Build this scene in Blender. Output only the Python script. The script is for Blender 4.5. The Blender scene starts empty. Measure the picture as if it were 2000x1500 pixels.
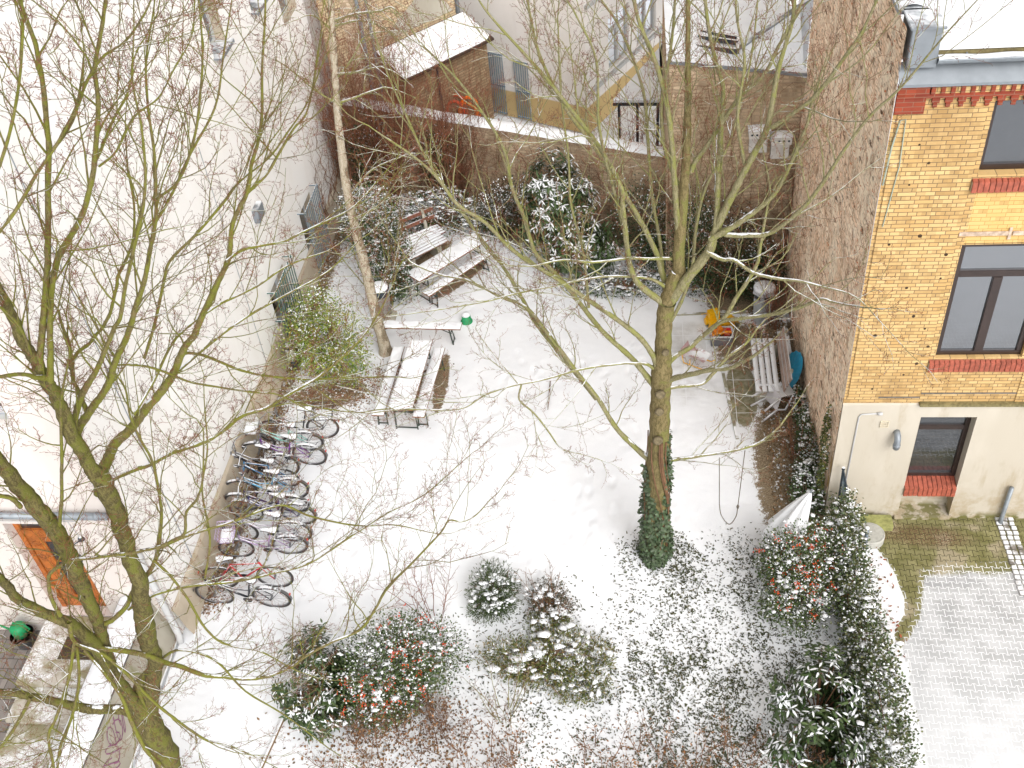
import bpy, math, random
import numpy as np
rng = np.random.default_rng(7)
random.seed(7)
S = bpy.context.scene
COL = S.collection
rad = math.radians

# ---------------------------------------------------------------- camera
H = 15.5
FPX = 2083.0
ROLL, PITCH, YAW = rad(6.4), rad(42.1), rad(9.1)
_h = np.array([-math.sin(YAW), math.cos(YAW), 0.0]); _z = np.array([0, 0, 1.0])
_f = _h*math.cos(PITCH) - _z*math.sin(PITCH)
_R = np.array([math.cos(YAW), math.sin(YAW), 0.0])
_D = -_h*math.sin(PITCH) - _z*math.cos(PITCH)
_ix = _R*math.cos(ROLL) + _D*math.sin(ROLL)
_iy = -_R*math.sin(ROLL) + _D*math.cos(ROLL)
CAM = np.array([0, 0, H])
cd = bpy.data.cameras.new('camera'); cam = bpy.data.objects.new('camera', cd); COL.objects.link(cam)
cd.sensor_width = 36.0; cd.lens = FPX/2000*36; cd.clip_start = 0.1; cd.clip_end = 2000
from mathutils import Matrix, Vector
M = Matrix((( _ix[0], -_iy[0], -_f[0], 0), (_ix[1], -_iy[1], -_f[1], 0), (_ix[2], -_iy[2], -_f[2], H), (0, 0, 0, 1)))
cam.matrix_world = M
S.camera = cam

def ray(x, y): return _f*FPX + _ix*(x-1000.0) + _iy*(y-750.0)
def gz(x, y, z=0.0): v = ray(x, y); return CAM + v*(z-H)/v[2]
def gx(x, y, X): v = ray(x, y); return CAM + v*X/v[0]
def gy(x, y, Y): v = ray(x, y); return CAM + v*Y/v[1]

# ---------------------------------------------------------------- world and sun (overcast)
SUN_EL, SUN_AZ = rad(40), rad(148)
W = bpy.data.worlds.new("World"); S.world = W; W.use_nodes = True
nt = W.node_tree; bg = nt.nodes['Background']
sky = nt.nodes.new('ShaderNodeTexSky'); sky.sky_type = 'NISHITA'; sky.sun_disc = False
sky.sun_elevation = SUN_EL; sky.sun_rotation = SUN_AZ; sky.air_density = 1.0; sky.dust_density = 4.0
hs = nt.nodes.new('ShaderNodeHueSaturation'); hs.inputs['Saturation'].default_value = 0.05
nt.links.new(sky.outputs[0], hs.inputs['Color'])
nt.links.new(hs.outputs[0], bg.inputs['Color'])
bg.inputs['Strength'].default_value = 0.15
sd = bpy.data.lights.new('sun', 'SUN'); sd.energy = 0.85; sd.angle = rad(60); sd.color = (1.0, 0.96, 0.91)
sun = bpy.data.objects.new('sun', sd); COL.objects.link(sun)
dv = Vector((math.sin(SUN_AZ)*math.cos(SUN_EL), math.cos(SUN_AZ)*math.cos(SUN_EL), math.sin(SUN_EL)))
sun.rotation_euler = dv.to_track_quat('Z', 'Y').to_euler(); sun.location = (0, -5, 30)
S.view_settings.view_transform = 'Standard'; S.view_settings.look = 'None'
S.view_settings.exposure = 0.55; S.view_settings.gamma = 1
S.render.engine = 'CYCLES'
S.cycles.max_bounces = 6; S.cycles.diffuse_bounces = 3

# ---------------------------------------------------------------- materials
class NT:
    def __init__(s, name):
        s.m = bpy.data.materials.new(name); s.m.use_nodes = True
        s.t = s.m.node_tree; s.b = s.t.nodes['Principled BSDF']
        s.pos = s.new('ShaderNodeNewGeometry').outputs['Position']
    def new(s, k): return s.t.nodes.new(k)
    def lk(s, a, b): s.t.links.new(a, b)
    def val(s, inp, v):
        if isinstance(v, (int, float)): inp.default_value = v
        elif isinstance(v, (tuple, list)):
            inp.default_value = tuple(v) + ((1,) if len(v) == 3 and len(inp.default_value) == 4 else ())
        else: s.lk(v, inp)
    def math(s, op, a, b=0.0, c=0.0):
        n = s.new('ShaderNodeMath'); n.operation = op
        s.val(n.inputs[0], a); s.val(n.inputs[1], b); s.val(n.inputs[2], c); return n.outputs[0]
    def noise(s, scale, detail=3, rough=.55, vec=None, w=0):
        n = s.new('ShaderNodeTexNoise'); n.inputs['Scale'].default_value = scale
        n.inputs['Detail'].default_value = detail; n.inputs['Roughness'].default_value = rough
        s.lk(vec if vec is not None else s.pos, n.inputs['Vector']); return n.outputs['Fac']
    def scale(s, v3, vec=None, off=(0, 0, 0), rot=(0, 0, 0)):
        n = s.new('ShaderNodeMapping'); n.inputs['Scale'].default_value = v3
        n.inputs['Location'].default_value = off; n.inputs['Rotation'].default_value = rot
        s.lk(vec if vec is not None else s.pos, n.inputs['Vector']); return n.outputs[0]
    def mix(s, f, a, b):
        n = s.new('ShaderNodeMix'); n.data_type = 'RGBA'
        s.val(n.inputs[0], f); s.val(n.inputs[6], a); s.val(n.inputs[7], b); return n.outputs[2]
    def ramp(s, f, lo, hi):
        n = s.new('ShaderNodeMapRange'); s.val(n.inputs[0], f); n.inputs[1].default_value = lo; n.inputs[2].default_value = hi
        n.interpolation_type = 'SMOOTHSTEP'; return n.outputs[0]
    def attr(s, name):
        n = s.new('ShaderNodeAttribute'); n.attribute_name = name; return n
    def sep(s, v):
        n = s.new('ShaderNodeSeparateXYZ'); s.lk(v, n.inputs[0]); return n.outputs
    def comb(s, x, y, z):
        n = s.new('ShaderNodeCombineXYZ'); s.val(n.inputs[0], x); s.val(n.inputs[1], y); s.val(n.inputs[2], z); return n.outputs[0]
    def bump(s, h, st=.3, dist=.02):
        n = s.new('ShaderNodeBump'); n.inputs['Strength'].default_value = st; n.inputs['Distance'].default_value = dist
        s.lk(h, n.inputs['Height']); s.lk(n.outputs[0], s.b.inputs['Normal'])
    def nz(s):
        g = s.new('ShaderNodeNewGeometry'); return s.sep(g.outputs['Normal'])[2]
    def out(s, col, rough=.7, spec=.3, metal=0.0):
        s.val(s.b.inputs['Base Color'], col); s.val(s.b.inputs['Roughness'], rough)
        s.b.inputs['Specular IOR Level'].default_value = spec; s.b.inputs['Metallic'].default_value = metal
        return s.m
SNOW = (.84, .85, .875)

def plain(name, c, rough=.6, var=.25, sc=12, metal=0.0, spec=.3, snow=None):
    """a colour broken up by two noises; snow = (lowest normal z, amount) lies on what faces up"""
    n = NT(name)
    a = n.noise(sc, 4); b = n.noise(sc*.17, 2)
    f = n.math('ADD', n.math('MULTIPLY', a, .6), n.math('MULTIPLY', b, .4))
    c2 = tuple(min(1, x*(1+var)) for x in c); c1 = tuple(x*(1-var) for x in c)
    col = n.mix(n.ramp(f, .3, .7), c1, c2)
    if snow:
        up = n.ramp(n.math('ADD', n.nz(), n.math('MULTIPLY', n.math('SUBTRACT', n.noise(snow[2] if len(snow) > 2 else 6, 3), .5), snow[1])), snow[0]-.06, snow[0]+.06)
        col = n.mix(up, col, SNOW)
    n.bump(a, .15, .01)
    return n.out(col, rough, spec, metal)

def snow_mat(name='snow'):
    n = NT(name); a = n.noise(3, 4); b = n.noise(45, 3)
    col = n.mix(n.ramp(a, .3, .75), (.80, .815, .845), (.87, .88, .90))
    n.bump(n.math('ADD', a, n.math('MULTIPLY', b, .25)), .25, .05)
    n.b.inputs['Subsurface Weight'].default_value = 0.0
    return n.out(col, .65, .2)
MSNOW = snow_mat()

def bark(name, base, alt, moss, snow=.78, sc=1.0, mossamt=.5, snown=.9):
    n = NT(name)
    a = n.noise(34*sc, 5, .7, n.scale((1, 1, .3))); b = n.noise(4.3*sc, 4, .65); c = n.noise(85*sc, 3, .6); d = n.noise(13*sc, 4, .7)
    g_ = n.new('ShaderNodeNewGeometry'); nx = n.sep(g_.outputs['Normal'])[0]          # moss keeps to one flank
    col = n.mix(n.ramp(a, .40, .60), base, alt)
    mf = n.math('ADD', b, n.math('MULTIPLY', nx, .12)); mf = n.math('ADD', mf, n.math('MULTIPLY', n.math('SUBTRACT', d, .5), .35))
    col = n.mix(n.math('MULTIPLY', n.ramp(mf, .60-.16*mossamt, .72-.16*mossamt), .85), col, moss)
    col = n.mix(n.math('MULTIPLY', n.ramp(c, .56, .66), .7), col, tuple(min(.5, x*2.0+.05) for x in base))
    col = n.mix(n.math('MULTIPLY', n.ramp(c, .43, .34), .55), col, tuple(x*.4 for x in base))
    up = n.math('ADD', n.nz(), n.math('MULTIPLY', n.math('SUBTRACT', n.noise(3.6, 5, .7), .5), snown*1.9))
    col = n.mix(n.ramp(up, snow+.06, snow+.12), col, SNOW)
    n.bump(n.math('ADD', a, c), .6, .012)
    return n.out(col, .85, .12)

def brick(name, c1, c2, mortar, bw=.26, rh=.067, ms=.007, axis='xz', blotch=(.3, .2, .07), bamt=.5, english=True, wob=0.0, bumpst=.5, extra=None):
    n = NT(name); x, y, z = n.sep(n.pos)
    u, v = {'xz': (x, z), 'yz': (y, z), 'xy': (x, y)}[axis]
    if wob:
        u = n.math('ADD', u, n.math('MULTIPLY', n.noise(5, 3), wob)); v = n.math('ADD', v, n.math('MULTIPLY', n.noise(3, 3, .6, n.scale((1, 1, 2.0), off=(7, 3, 1))), wob))
    vec = n.comb(u, v, 0.0)
    t = n.new('ShaderNodeTexBrick'); n.lk(vec, t.inputs['Vector'])
    t.inputs['Scale'].default_value = 1; t.inputs['Brick Width'].default_value = bw; t.inputs['Row Height'].default_value = rh
    t.inputs['Mortar Size'].default_value = ms; t.inputs['Mortar Smooth'].default_value = .3; t.inputs['Bias'].default_value = 0
    t.inputs['Color1'].default_value = (*c1, 1); t.inputs['Color2'].default_value = (*c2, 1); t.inputs['Mortar'].default_value = (*mortar, 1)
    t.offset = .5; t.offset_frequency = 2
    if english: t.squash = .5; t.squash_frequency = 2
    # single odd bricks, and larger weather stains
    w = n.new('ShaderNodeTexWhiteNoise'); w.noise_dimensions = '2D'
    cell = n.comb(n.math('FLOOR', n.math('DIVIDE', u, bw*.5)), n.math('FLOOR', n.math('DIVIDE', v, rh)), 0)
    n.lk(cell, w.inputs['Vector'])
    col = n.mix(n.math('MULTIPLY', n.ramp(w.outputs['Value'], .55, 1.0), .55), t.outputs['Color'], tuple(x*.62 for x in c1))
    st = n.noise(1.3, 5, .65, n.scale((1, 1, .6)))
    col = n.mix(n.math('MULTIPLY', n.ramp(st, .47, .72), bamt), col, blotch)
    sp = n.noise(14, 4, .7)
    col = n.mix(n.math('MULTIPLY', n.ramp(sp, .58, .75), .45), col, blotch)
    col = n.mix(n.ramp(t.outputs['Fac'], .2, .8), col, mortar)
    if extra: col = extra(n, col, u, v)
    n.bump(n.math('ADD', n.math('MULTIPLY', t.outputs['Fac'], -1), n.math('MULTIPLY', sp, .5)), bumpst, .012)
    return n.out(col, .85, .15)

# ---------------------------------------------------------------- mesh helpers (all geometry is given in world metres)
def mesh_np(name, V, quads=None, tris=None, mat=None, smooth=False, cols=None, parent=None, loc=None, mats=None, midx=None):
    V = np.asarray(V, dtype=np.float64).reshape(-1, 3)
    if parent is not None: base = np.array(parent['base']) if 'base' in parent.keys() else np.zeros(3)
    else: base = np.array(loc if loc is not None else (0, 0, 0), dtype=float)
    V = V - base
    quads = np.asarray(quads if quads is not None else [], dtype=np.int64).reshape(-1, 4)
    tris = np.asarray(tris if tris is not None else [], dtype=np.int64).reshape(-1, 3)
    me = bpy.data.meshes.new(name)
    me.vertices.add(len(V)); me.vertices.foreach_set('co', V.astype(np.float32).ravel())
    nl = quads.size + tris.size
    me.loops.add(nl); me.loops.foreach_set('vertex_index', np.concatenate([quads.ravel(), tris.ravel()]).astype(np.int32))
    nf = len(quads) + len(tris)
    me.polygons.add(nf)
    st = np.concatenate([np.arange(len(quads))*4, quads.size + np.arange(len(tris))*3]).astype(np.int32)
    me.polygons.foreach_set('loop_start', st)
    try: me.polygons.foreach_set('loop_total', np.concatenate([np.full(len(quads), 4), np.full(len(tris), 3)]).astype(np.int32))
    except Exception: pass
    for mm in (mats or ([mat] if mat else [])): me.materials.append(mm)
    if midx is not None: me.polygons.foreach_set('material_index', np.asarray(midx, dtype=np.int32))
    if smooth: me.polygons.foreach_set('use_smooth', np.ones(nf, dtype=bool))
    me.update(calc_edges=True); me.validate()
    if cols is not None:
        ca = me.color_attributes.new('Col', 'FLOAT_COLOR', 'POINT')
        c = np.ones((len(V), 4), dtype=np.float32); c[:, :cols.shape[1]] = cols
        ca.data.foreach_set('color', c.ravel())
    o = bpy.data.objects.new(name, me); COL.objects.link(o)
    if parent is not None: o.parent = parent; o['base'] = [float(q) for q in base]
    else: o.location = base; o['base'] = [float(q) for q in base]
    return o

def thing(name, label, cat, loc, group=None):
    o = bpy.data.objects.new(name, None); COL.objects.link(o)
    o.location = loc; o['base'] = [float(q) for q in loc]; o.empty_display_size = .3
    o['label'] = label; o['category'] = cat
    if group: o['group'] = group
    return o
def tag(o, label, cat, group=None, kind=None):
    o['label'] = label; o['category'] = cat
    if group: o['group'] = group
    if kind: o['kind'] = kind
    return o

class MB:
    """collects boxes, tubes and sheets for ONE part"""
    def __init__(s): s.v = []; s.f = []; s.n = 0
    def add(s, v, f):
        v = [tuple(map(float, p)) for p in v]
        s.f += [tuple(i+s.n for i in q) for q in f]; s.v += v; s.n += len(v)
    def quad(s, a, b, c, d): s.add([a, b, c, d], [(0, 1, 2, 3)])
    def box(s, lo, hi, M=None):
        x0, y0, z0 = lo; x1, y1, z1 = hi
        v = [(x0, y0, z0), (x1, y0, z0), (x1, y1, z0), (x0, y1, z0), (x0, y0, z1), (x1, y0, z1), (x1, y1, z1), (x0, y1, z1)]
        if M is not None: v = [M(np.array(p)) for p in v]
        s.add(v, [(0, 3, 2, 1), (4, 5, 6, 7), (0, 1, 5, 4), (1, 2, 6, 5), (2, 3, 7, 6), (3, 0, 4, 7)])
    def bar(s, a, b, w, h, up=(0, 0, 1)):
        a = np.array(a, float); b = np.array(b, float); t = b-a; t /= np.linalg.norm(t)
        u = np.array(up, float)
        if np.linalg.norm(np.cross(t, u)) < .08: u = np.array([0.0, 1.0, 0.0]) if abs(t[1]) < .9 else np.array([1.0, 0, 0])
        sd_ = np.cross(t, u); sd_ /= np.linalg.norm(sd_) + 1e-9; u = np.cross(sd_, t)
        v = []
        for p in (a, b):
            for i, j in ((-1, -1), (1, -1), (1, 1), (-1, 1)): v.append(p + sd_*w/2*i + u*h/2*j)
        s.add(v, [(0, 1, 2, 3)[::-1], (4, 5, 6, 7), (0, 1, 5, 4), (1, 2, 6, 5), (2, 3, 7, 6), (3, 0, 4, 7)])
    def tube(s, pts, r, n=8, cap=True):
        pts = [np.array(p, float) for p in pts]
        rs = r if hasattr(r, '__len__') else [r]*len(pts)
        ring = []; up = np.array([0.13, 0.21, .97])
        for i, p in enumerate(pts):
            t = pts[min(i+1, len(pts)-1)] - pts[max(i-1, 0)]; t /= np.linalg.norm(t)+1e-9
            sd_ = np.cross(t, up)
            if np.linalg.norm(sd_) < .05: sd_ = np.cross(t, np.array([1., 0, 0]))
            sd_ /= np.linalg.norm(sd_); w = np.cross(sd_, t); up = w
            ring.append([p + rs[i]*(math.cos(q)*sd_ + math.sin(q)*w) for q in [2*math.pi*k/n for k in range(n)]])
        v = [q for rg in ring for q in rg]; f = []
        for i in range(len(pts)-1):
            for k in range(n): f.append((i*n+k, i*n+(k+1) % n, (i+1)*n+(k+1) % n, (i+1)*n+k))
        if cap: f += [tuple(range(n)), tuple(reversed(range((len(pts)-1)*n, len(pts)*n)))]
        s.add(v, f)
    def lathe(s, c, prof, n=20, axis=(0, 0, 1), cap=True, ph=0.0):
        c = np.array(c, float); a = np.array(axis, float); a /= np.linalg.norm(a)
        e = np.cross(a, (0, 1, 0) if abs(a[1]) < .9 else (1, 0, 0)); e /= np.linalg.norm(e); g = np.cross(a, e)
        v = [c + a*h_ + r_*(math.cos(q)*e + math.sin(q)*g) for r_, h_ in prof for q in [2*math.pi*k/n+ph for k in range(n)]]
        f = []
        for i in range(len(prof)-1):
            for k in range(n): f.append((i*n+k, i*n+(k+1) % n, (i+1)*n+(k+1) % n, (i+1)*n+k))
        if cap: f += [tuple(range(n)), tuple(reversed(range((len(prof)-1)*n, len(prof)*n)))]
        s.add(v, f)
    def sheet(s, fn, nu, nv):
        v = [fn(i/nu, j/nv) for j in range(nv+1) for i in range(nu+1)]
        s.add(v, [(j*(nu+1)+i, j*(nu+1)+i+1, (j+1)*(nu+1)+i+1, (j+1)*(nu+1)+i) for j in range(nv) for i in range(nu)])
    def build(s, name, mat, parent=None, loc=None, smooth=False, bevel=0.0):
        base = np.array(parent['base']) if parent is not None else np.array(loc if loc is not None else (0, 0, 0), float)
        me = bpy.data.meshes.new(name)
        me.from_pydata([tuple(np.array(p)-base) for p in s.v], [], s.f); me.materials.append(mat)
        import bmesh
        bm = bmesh.new(); bm.from_mesh(me); bmesh.ops.recalc_face_normals(bm, faces=bm.faces)
        if bevel:
            es = [e for e in bm.edges if len(e.link_faces) == 2 and e.calc_face_angle(0) > .6]
            bmesh.ops.bevel(bm, geom=es, offset=bevel, segments=2, affect='EDGES', clamp_overlap=True)
        bm.to_mesh(me); bm.free()
        if smooth:
            for p in me.polygons: p.use_smooth = True
        me.update()
        o = bpy.data.objects.new(name, me); COL.objects.link(o); o['base'] = [float(q) for q in base]
        if parent is not None: o.parent = parent
        else: o.location = base
        return o

def wall_holes(mb, O, U, V, w, h, holes, depth, N, reveal=None):
    """a wall from O along U (w) and V (h) with rectangular openings (u0,v0,u1,v1) whose reveals go back along -N"""
    O, U, V, N = [np.array(q, float) for q in (O, U, V, N)]
    us = sorted({0, w, *[q for t in holes for q in (t[0], t[2])]}); vs = sorted({0, h, *[q for t in holes for q in (t[1], t[3])]})
    P = lambda a, b, d=0.0: O + U*a + V*b - N*d
    for i in range(len(us)-1):
        for j in range(len(vs)-1):
            cu, cv = (us[i]+us[i+1])/2, (vs[j]+vs[j+1])/2
            if any(t[0] < cu < t[2] and t[1] < cv < t[3] for t in holes): continue
            mb.quad(P(us[i], vs[j]), P(us[i+1], vs[j]), P(us[i+1], vs[j+1]), P(us[i], vs[j+1]))
    rv = reveal or mb
    for t in holes:
        d = t[4] if len(t) > 4 else depth
        a = [(t[0], t[1]), (t[2], t[1]), (t[2], t[3]), (t[0], t[3])]
        for k in range(4):
            p, q = a[k], a[(k+1) % 4]; rv.quad(P(*p), P(*q), P(*q, d), P(*p, d))

def window(root, O, U, V, N, w, h, back, cols=1, transom=None, fr=.07, name='window', mf=None, mg=None, thick=.06):
    """frame and panes filling an opening, set back from the wall face"""
    O, U, V, N = [np.array(q, float) for q in (O, U, V, N)]
    def B(mb, u0, v0, u1, v1, d0, d1):
        mb.box((u0, v0, d0), (u1, v1, d1), lambda p: O + U*p[0] + V*p[1] - N*p[2])
    m = MB(); b0, b1 = back, back+thick
    B(m, 0, 0, w, fr, b0, b1); B(m, 0, h-fr, w, h, b0, b1); B(m, 0, fr, fr, h-fr, b0+.001, b1); B(m, w-fr, fr, w, h-fr, b0+.001, b1)
    topv = h
    if transom: B(m, fr, transom-fr*.7, w-fr, transom+fr*.7, b0+.002, b1); topv = transom
    for k in range(1, cols):
        u = w*k/cols; B(m, u-fr*.8, fr, u+fr*.8, (transom-fr*.7) if transom else h-fr, b0-.008, b1)
    f = m.build(name, mf, root, bevel=.006)
    g = MB(); q = lambda u, v: O + U*u + V*v - N*(back+thick*.6)
    g.quad(q(fr*.5, fr*.5), q(w-fr*.5, fr*.5), q(w-fr*.5, h-fr*.5), q(fr*.5, h-fr*.5)); g.build('pane', mg, f)
    return f

# ---------------------------------------------------------------- ground
def fbm(x, y, s=1.0, seed=0):
    """cheap smooth noise for shaping meshes, about -1..1"""
    r = np.random.default_rng(seed); o = 0*x; a = 1.0; tot = 0
    for k in range(5):
        for j in range(3):
            th = r.uniform(0, 6.28); ph = r.uniform(0, 6.28)
            o = o + a*np.sin((x*math.cos(th)+y*math.sin(th))*s*(1.9**k)*r.uniform(.8, 1.3)+ph)/2.2
        tot += a; a *= .55
    return o/tot
def sst(x, a, b): t = np.clip((x-a)/(b-a), 0, 1); return t*t*(3-2*t)
def grid(name, x0, x1, y0, y1, st, zf, mat, colf, loc=(0, 0, 0), parent=None):
    nx, ny = int((x1-x0)/st)+1, int((y1-y0)/st)+1
    X, Y = np.meshgrid(np.linspace(x0, x1, nx), np.linspace(y0, y1, ny))
    V = np.stack([X, Y, zf(X, Y)], -1).reshape(-1, 3)
    i = np.arange(nx-1)[None]+np.arange(ny-1)[:, None]*nx
    Q = np.stack([i, i+1, i+nx+1, i+nx], -1).reshape(-1, 4)
    return mesh_np(name, V, Q, mat=mat, smooth=True, cols=np.stack([q.ravel() for q in colf(X, Y)], -1), loc=loc, parent=parent)

def blob(X, Y, cx, cy, rx, ry=None, rot=0, soft=.5):
    ry = ry or rx; c, s = math.cos(rot), math.sin(rot)
    dx, dy = X-cx, Y-cy; u = (dx*c+dy*s)/rx; v = (-dx*s+dy*c)/ry
    return 1-sst(np.sqrt(u*u+v*v), 1-soft, 1+soft)

def garden_cols(X, Y):
    soil = 0*X
    n = fbm(X, Y, 1.4, 3)
    soil = np.maximum(soil, sst(X, 2.5, 2.95)*sst(Y, 10.6, 12.2)*(1-sst(Y, 18.6, 19.4))*(.9+.2*n))          # strip along the right wall
    soil = np.maximum(soil, blob(X, Y, 2.75, 14.4, .55, 2.2, 0, .5)*(1+.2*n))
    soil = np.maximum(soil, blob(X, Y, 2.3, 18.1, .75, .9, 0, .5)*(.72+.5*n))
    soil = np.maximum(soil, sst(X, .8, 2.2)*sst(Y, 18.9, 19.6)*(1+.2*n))                                # dark bare soil under the rear shrubs
    soil = np.maximum(soil, sst(Y, 21.3, 22.4)*sst(X, -4.6, -3)*(.9+.4*n))
    soil = np.maximum(soil, (1-sst(X, -7.75, -7.3))*(.98+.2*n)*sst(Y, 10.9, 11.6))                        # strip of litter along the left wall
    soil = np.maximum(soil, blob(X, Y, -6.7, 16.6, .95, .5, .2, .5)*.9)
    for px in ((900, 548, 1.0, .2), (862, 750, 1.05, .17), (812, 755, 1.0, .16), (838, 505, .9, .22)):             # dry strips beside the benches
        p = gz(px[0], px[1]); soil = np.maximum(soil, blob(X, Y, p[0], p[1], px[3], px[2], -.62 if px[1] < 600 else .02, .45)*.97)
    soil = np.maximum(soil, (1-sst(Y, 8.2, 8.9))*(.35+.3*n)*(X > -5.5)*(X < -2.5))
    moss = blob(X, Y, 2.15, 16.6, .33, 1.05, 0, .35)*(.9+.2*n) + blob(X, Y, 1.9, 18.9, .45, .35, 0, .4)*.7
    thin = sst(X, .25, .8)*(1-sst(X, 1.8, 2.3))*sst(Y, 14, 14.6)*(1-sst(Y, 18.7, 19.4))*(.55+.5*fbm(X, Y, .9, 9))
    thin = np.maximum(thin, (.25+.45*fbm(X, Y, .8, 12))*sst(Y, 12, 14)*(X < .6)*.6)
    return np.clip(soil, 0, 1), np.clip(moss, 0, 1), np.clip(thin, 0, 1)

def garden_z(X, Y):
    z = .022*fbm(X, Y, .9, 1) + .011*fbm(X, Y, 4.5, 2)
    z = z - .006*(fbm(X, Y, 11, 5) > .45)
    r = np.random.default_rng(5)
    for k in range(170):      # footprints across the lawn
        t = r.random(); path = [((-6.2, 9.5), (-2.6, 17.5)), ((-2.3, 17.5), (1.6, 17.2)), ((-5.5, 12), (.9, 13.3)), ((-2.6, 11.5), (.6, 16))][k % 4]
        cx = path[0][0]+(path[1][0]-path[0][0])*t + r.normal(0, .35); cy = path[0][1]+(path[1][1]-path[0][1])*t + r.normal(0, .35)
        d = np.hypot((X-cx)/.075, (Y-cy)/.15); z = z - .016*(1-sst(d, .4, 1.2)) + .004*np.exp(-((d-1.5)/.3)**2)
    return z + .03

def garden_mat():
    n = NT('garden_snow_cover'); a = n.attr('Col'); r, g, b = n.sep(a.outputs['Color'])
    f1 = n.noise(9, 5, .7); f2 = n.noise(38, 4, .7); big = n.noise(1.2, 4)
    soilc = n.mix(n.ramp(f2, .35, .65), (.10, .07, .04), (.30, .235, .155))
    soilc = n.mix(n.ramp(n.noise(75, 2), .60, .66), soilc, (.44, .33, .22))
    mossc = n.mix(n.ramp(f1, .35, .65), (.17, .155, .08), (.31, .28, .2))
    snow = n.mix(n.ramp(big, .3, .72), (.80, .81, .835), (.865, .875, .895))
    x, y, z = n.sep(n.pos)
    t = n.new('ShaderNodeTexBrick'); n.lk(n.comb(x, y, 0), t.inputs['Vector']); t.inputs['Scale'].default_value = 1
    t.inputs['Brick Width'].default_value = .5; t.inputs['Row Height'].default_value = .5; t.inputs['Mortar Size'].default_value = .006; t.offset = 0
    thinc = n.mix(t.outputs['Fac'], n.mix(n.ramp(f1, .3, .7), (.53, .52, .50), (.68, .68, .67)), (.83, .84, .86))
    wob = n.math('ADD', n.math('MULTIPLY', n.math('SUBTRACT', f1, .5), .9), n.math('MULTIPLY', n.math('SUBTRACT', f2, .5), .8))
    tf = n.ramp(n.math('ADD', b, n.math('MULTIPLY', n.math('SUBTRACT', n.noise(2.3, 4, .6), .5), .8)), .35, .8)
    col = n.mix(n.math('MULTIPLY', tf, .75), snow, thinc)
    mossj = n.mix(n.ramp(t.outputs['Fac'], .3, .7), mossc, SNOW)
    col = n.mix(n.ramp(n.math('ADD', g, n.math('MULTIPLY', wob, .6)), .42, .6), col, mossj)
    sf = n.ramp(n.math('ADD', n.math('MULTIPLY', r, .92), n.math('MULTIPLY', wob, 1.25)), .50, .62)
    col = n.mix(sf, col, soilc)
    # dry leaves and crumbs of earth on the snow
    cr = n.math('MULTIPLY', n.ramp(n.noise(33, 3, .7), .70, .76), n.ramp(n.noise(.8, 3), .45, .62))
    col = n.mix(n.math('MULTIPLY', cr, .55), col, (.2, .15, .09))
    n.bump(n.math('ADD', n.math('MULTIPLY', f2, .6), n.math('MULTIPLY', n.noise(140, 2), .3)), .35, .02)
    return n.out(col, .75, .15)
MGARD = garden_mat()
g = MB(); g.quad((-400, -300, -.06), (400, -300, -.06), (400, 600, -.06), (-400, 600, -.06))
g.build('ground', MSNOW)['kind'] = 'structure'
gg = grid('garden_ground', -8.04, 3.39, 4.0, 25.2, .045, garden_z, MGARD, garden_cols); gg['kind'] = 'structure'
bpy.data.objects['ground']['kind'] = 'structure'

# right yard: interlocking pavers, bare near the facade, snowed over farther out
def yard_cols(X, Y):
    n = fbm(X, Y, 1.1, 21); e = fbm(X, Y, 5, 22)
    line = 11.95 + .10*(X-4.9)                                   # snow begins nearer than this
    left = np.interp(Y, [10.2, 10.72, 11.13, 11.5, 12.0], [4.0, 4.46, 4.66, 4.78, 4.92]) + .03*e
    tong = np.interp(Y, [10.15, 10.7, 11.13, 11.5, 12.1, 12.67, 13.0, 13.2], [4.3, 4.26, 4.5, 4.53, 4.42, 4.2, 3.95, 3.7]) + .05*e
    cov = np.minimum(.5+(line+.10*n-Y)*1.1, .5+(X-left)*2.2); cov = np.maximum(cov, .5+(tong-X)*5); cov = np.maximum(cov, .5+(10.25-Y)*3)
    depth = .04+(11.1-Y)*.19+.14*n+.0*Y; depth = np.where(X < tong, 1.0, depth)
    wet = blob(X, Y, 5.0, 12.85, .8, .22, -.1, .5)*(1+.5*n)
    return np.clip(cov, 0, 1), np.clip(depth, 0, 1), np.clip(wet, 0, 1)
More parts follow.
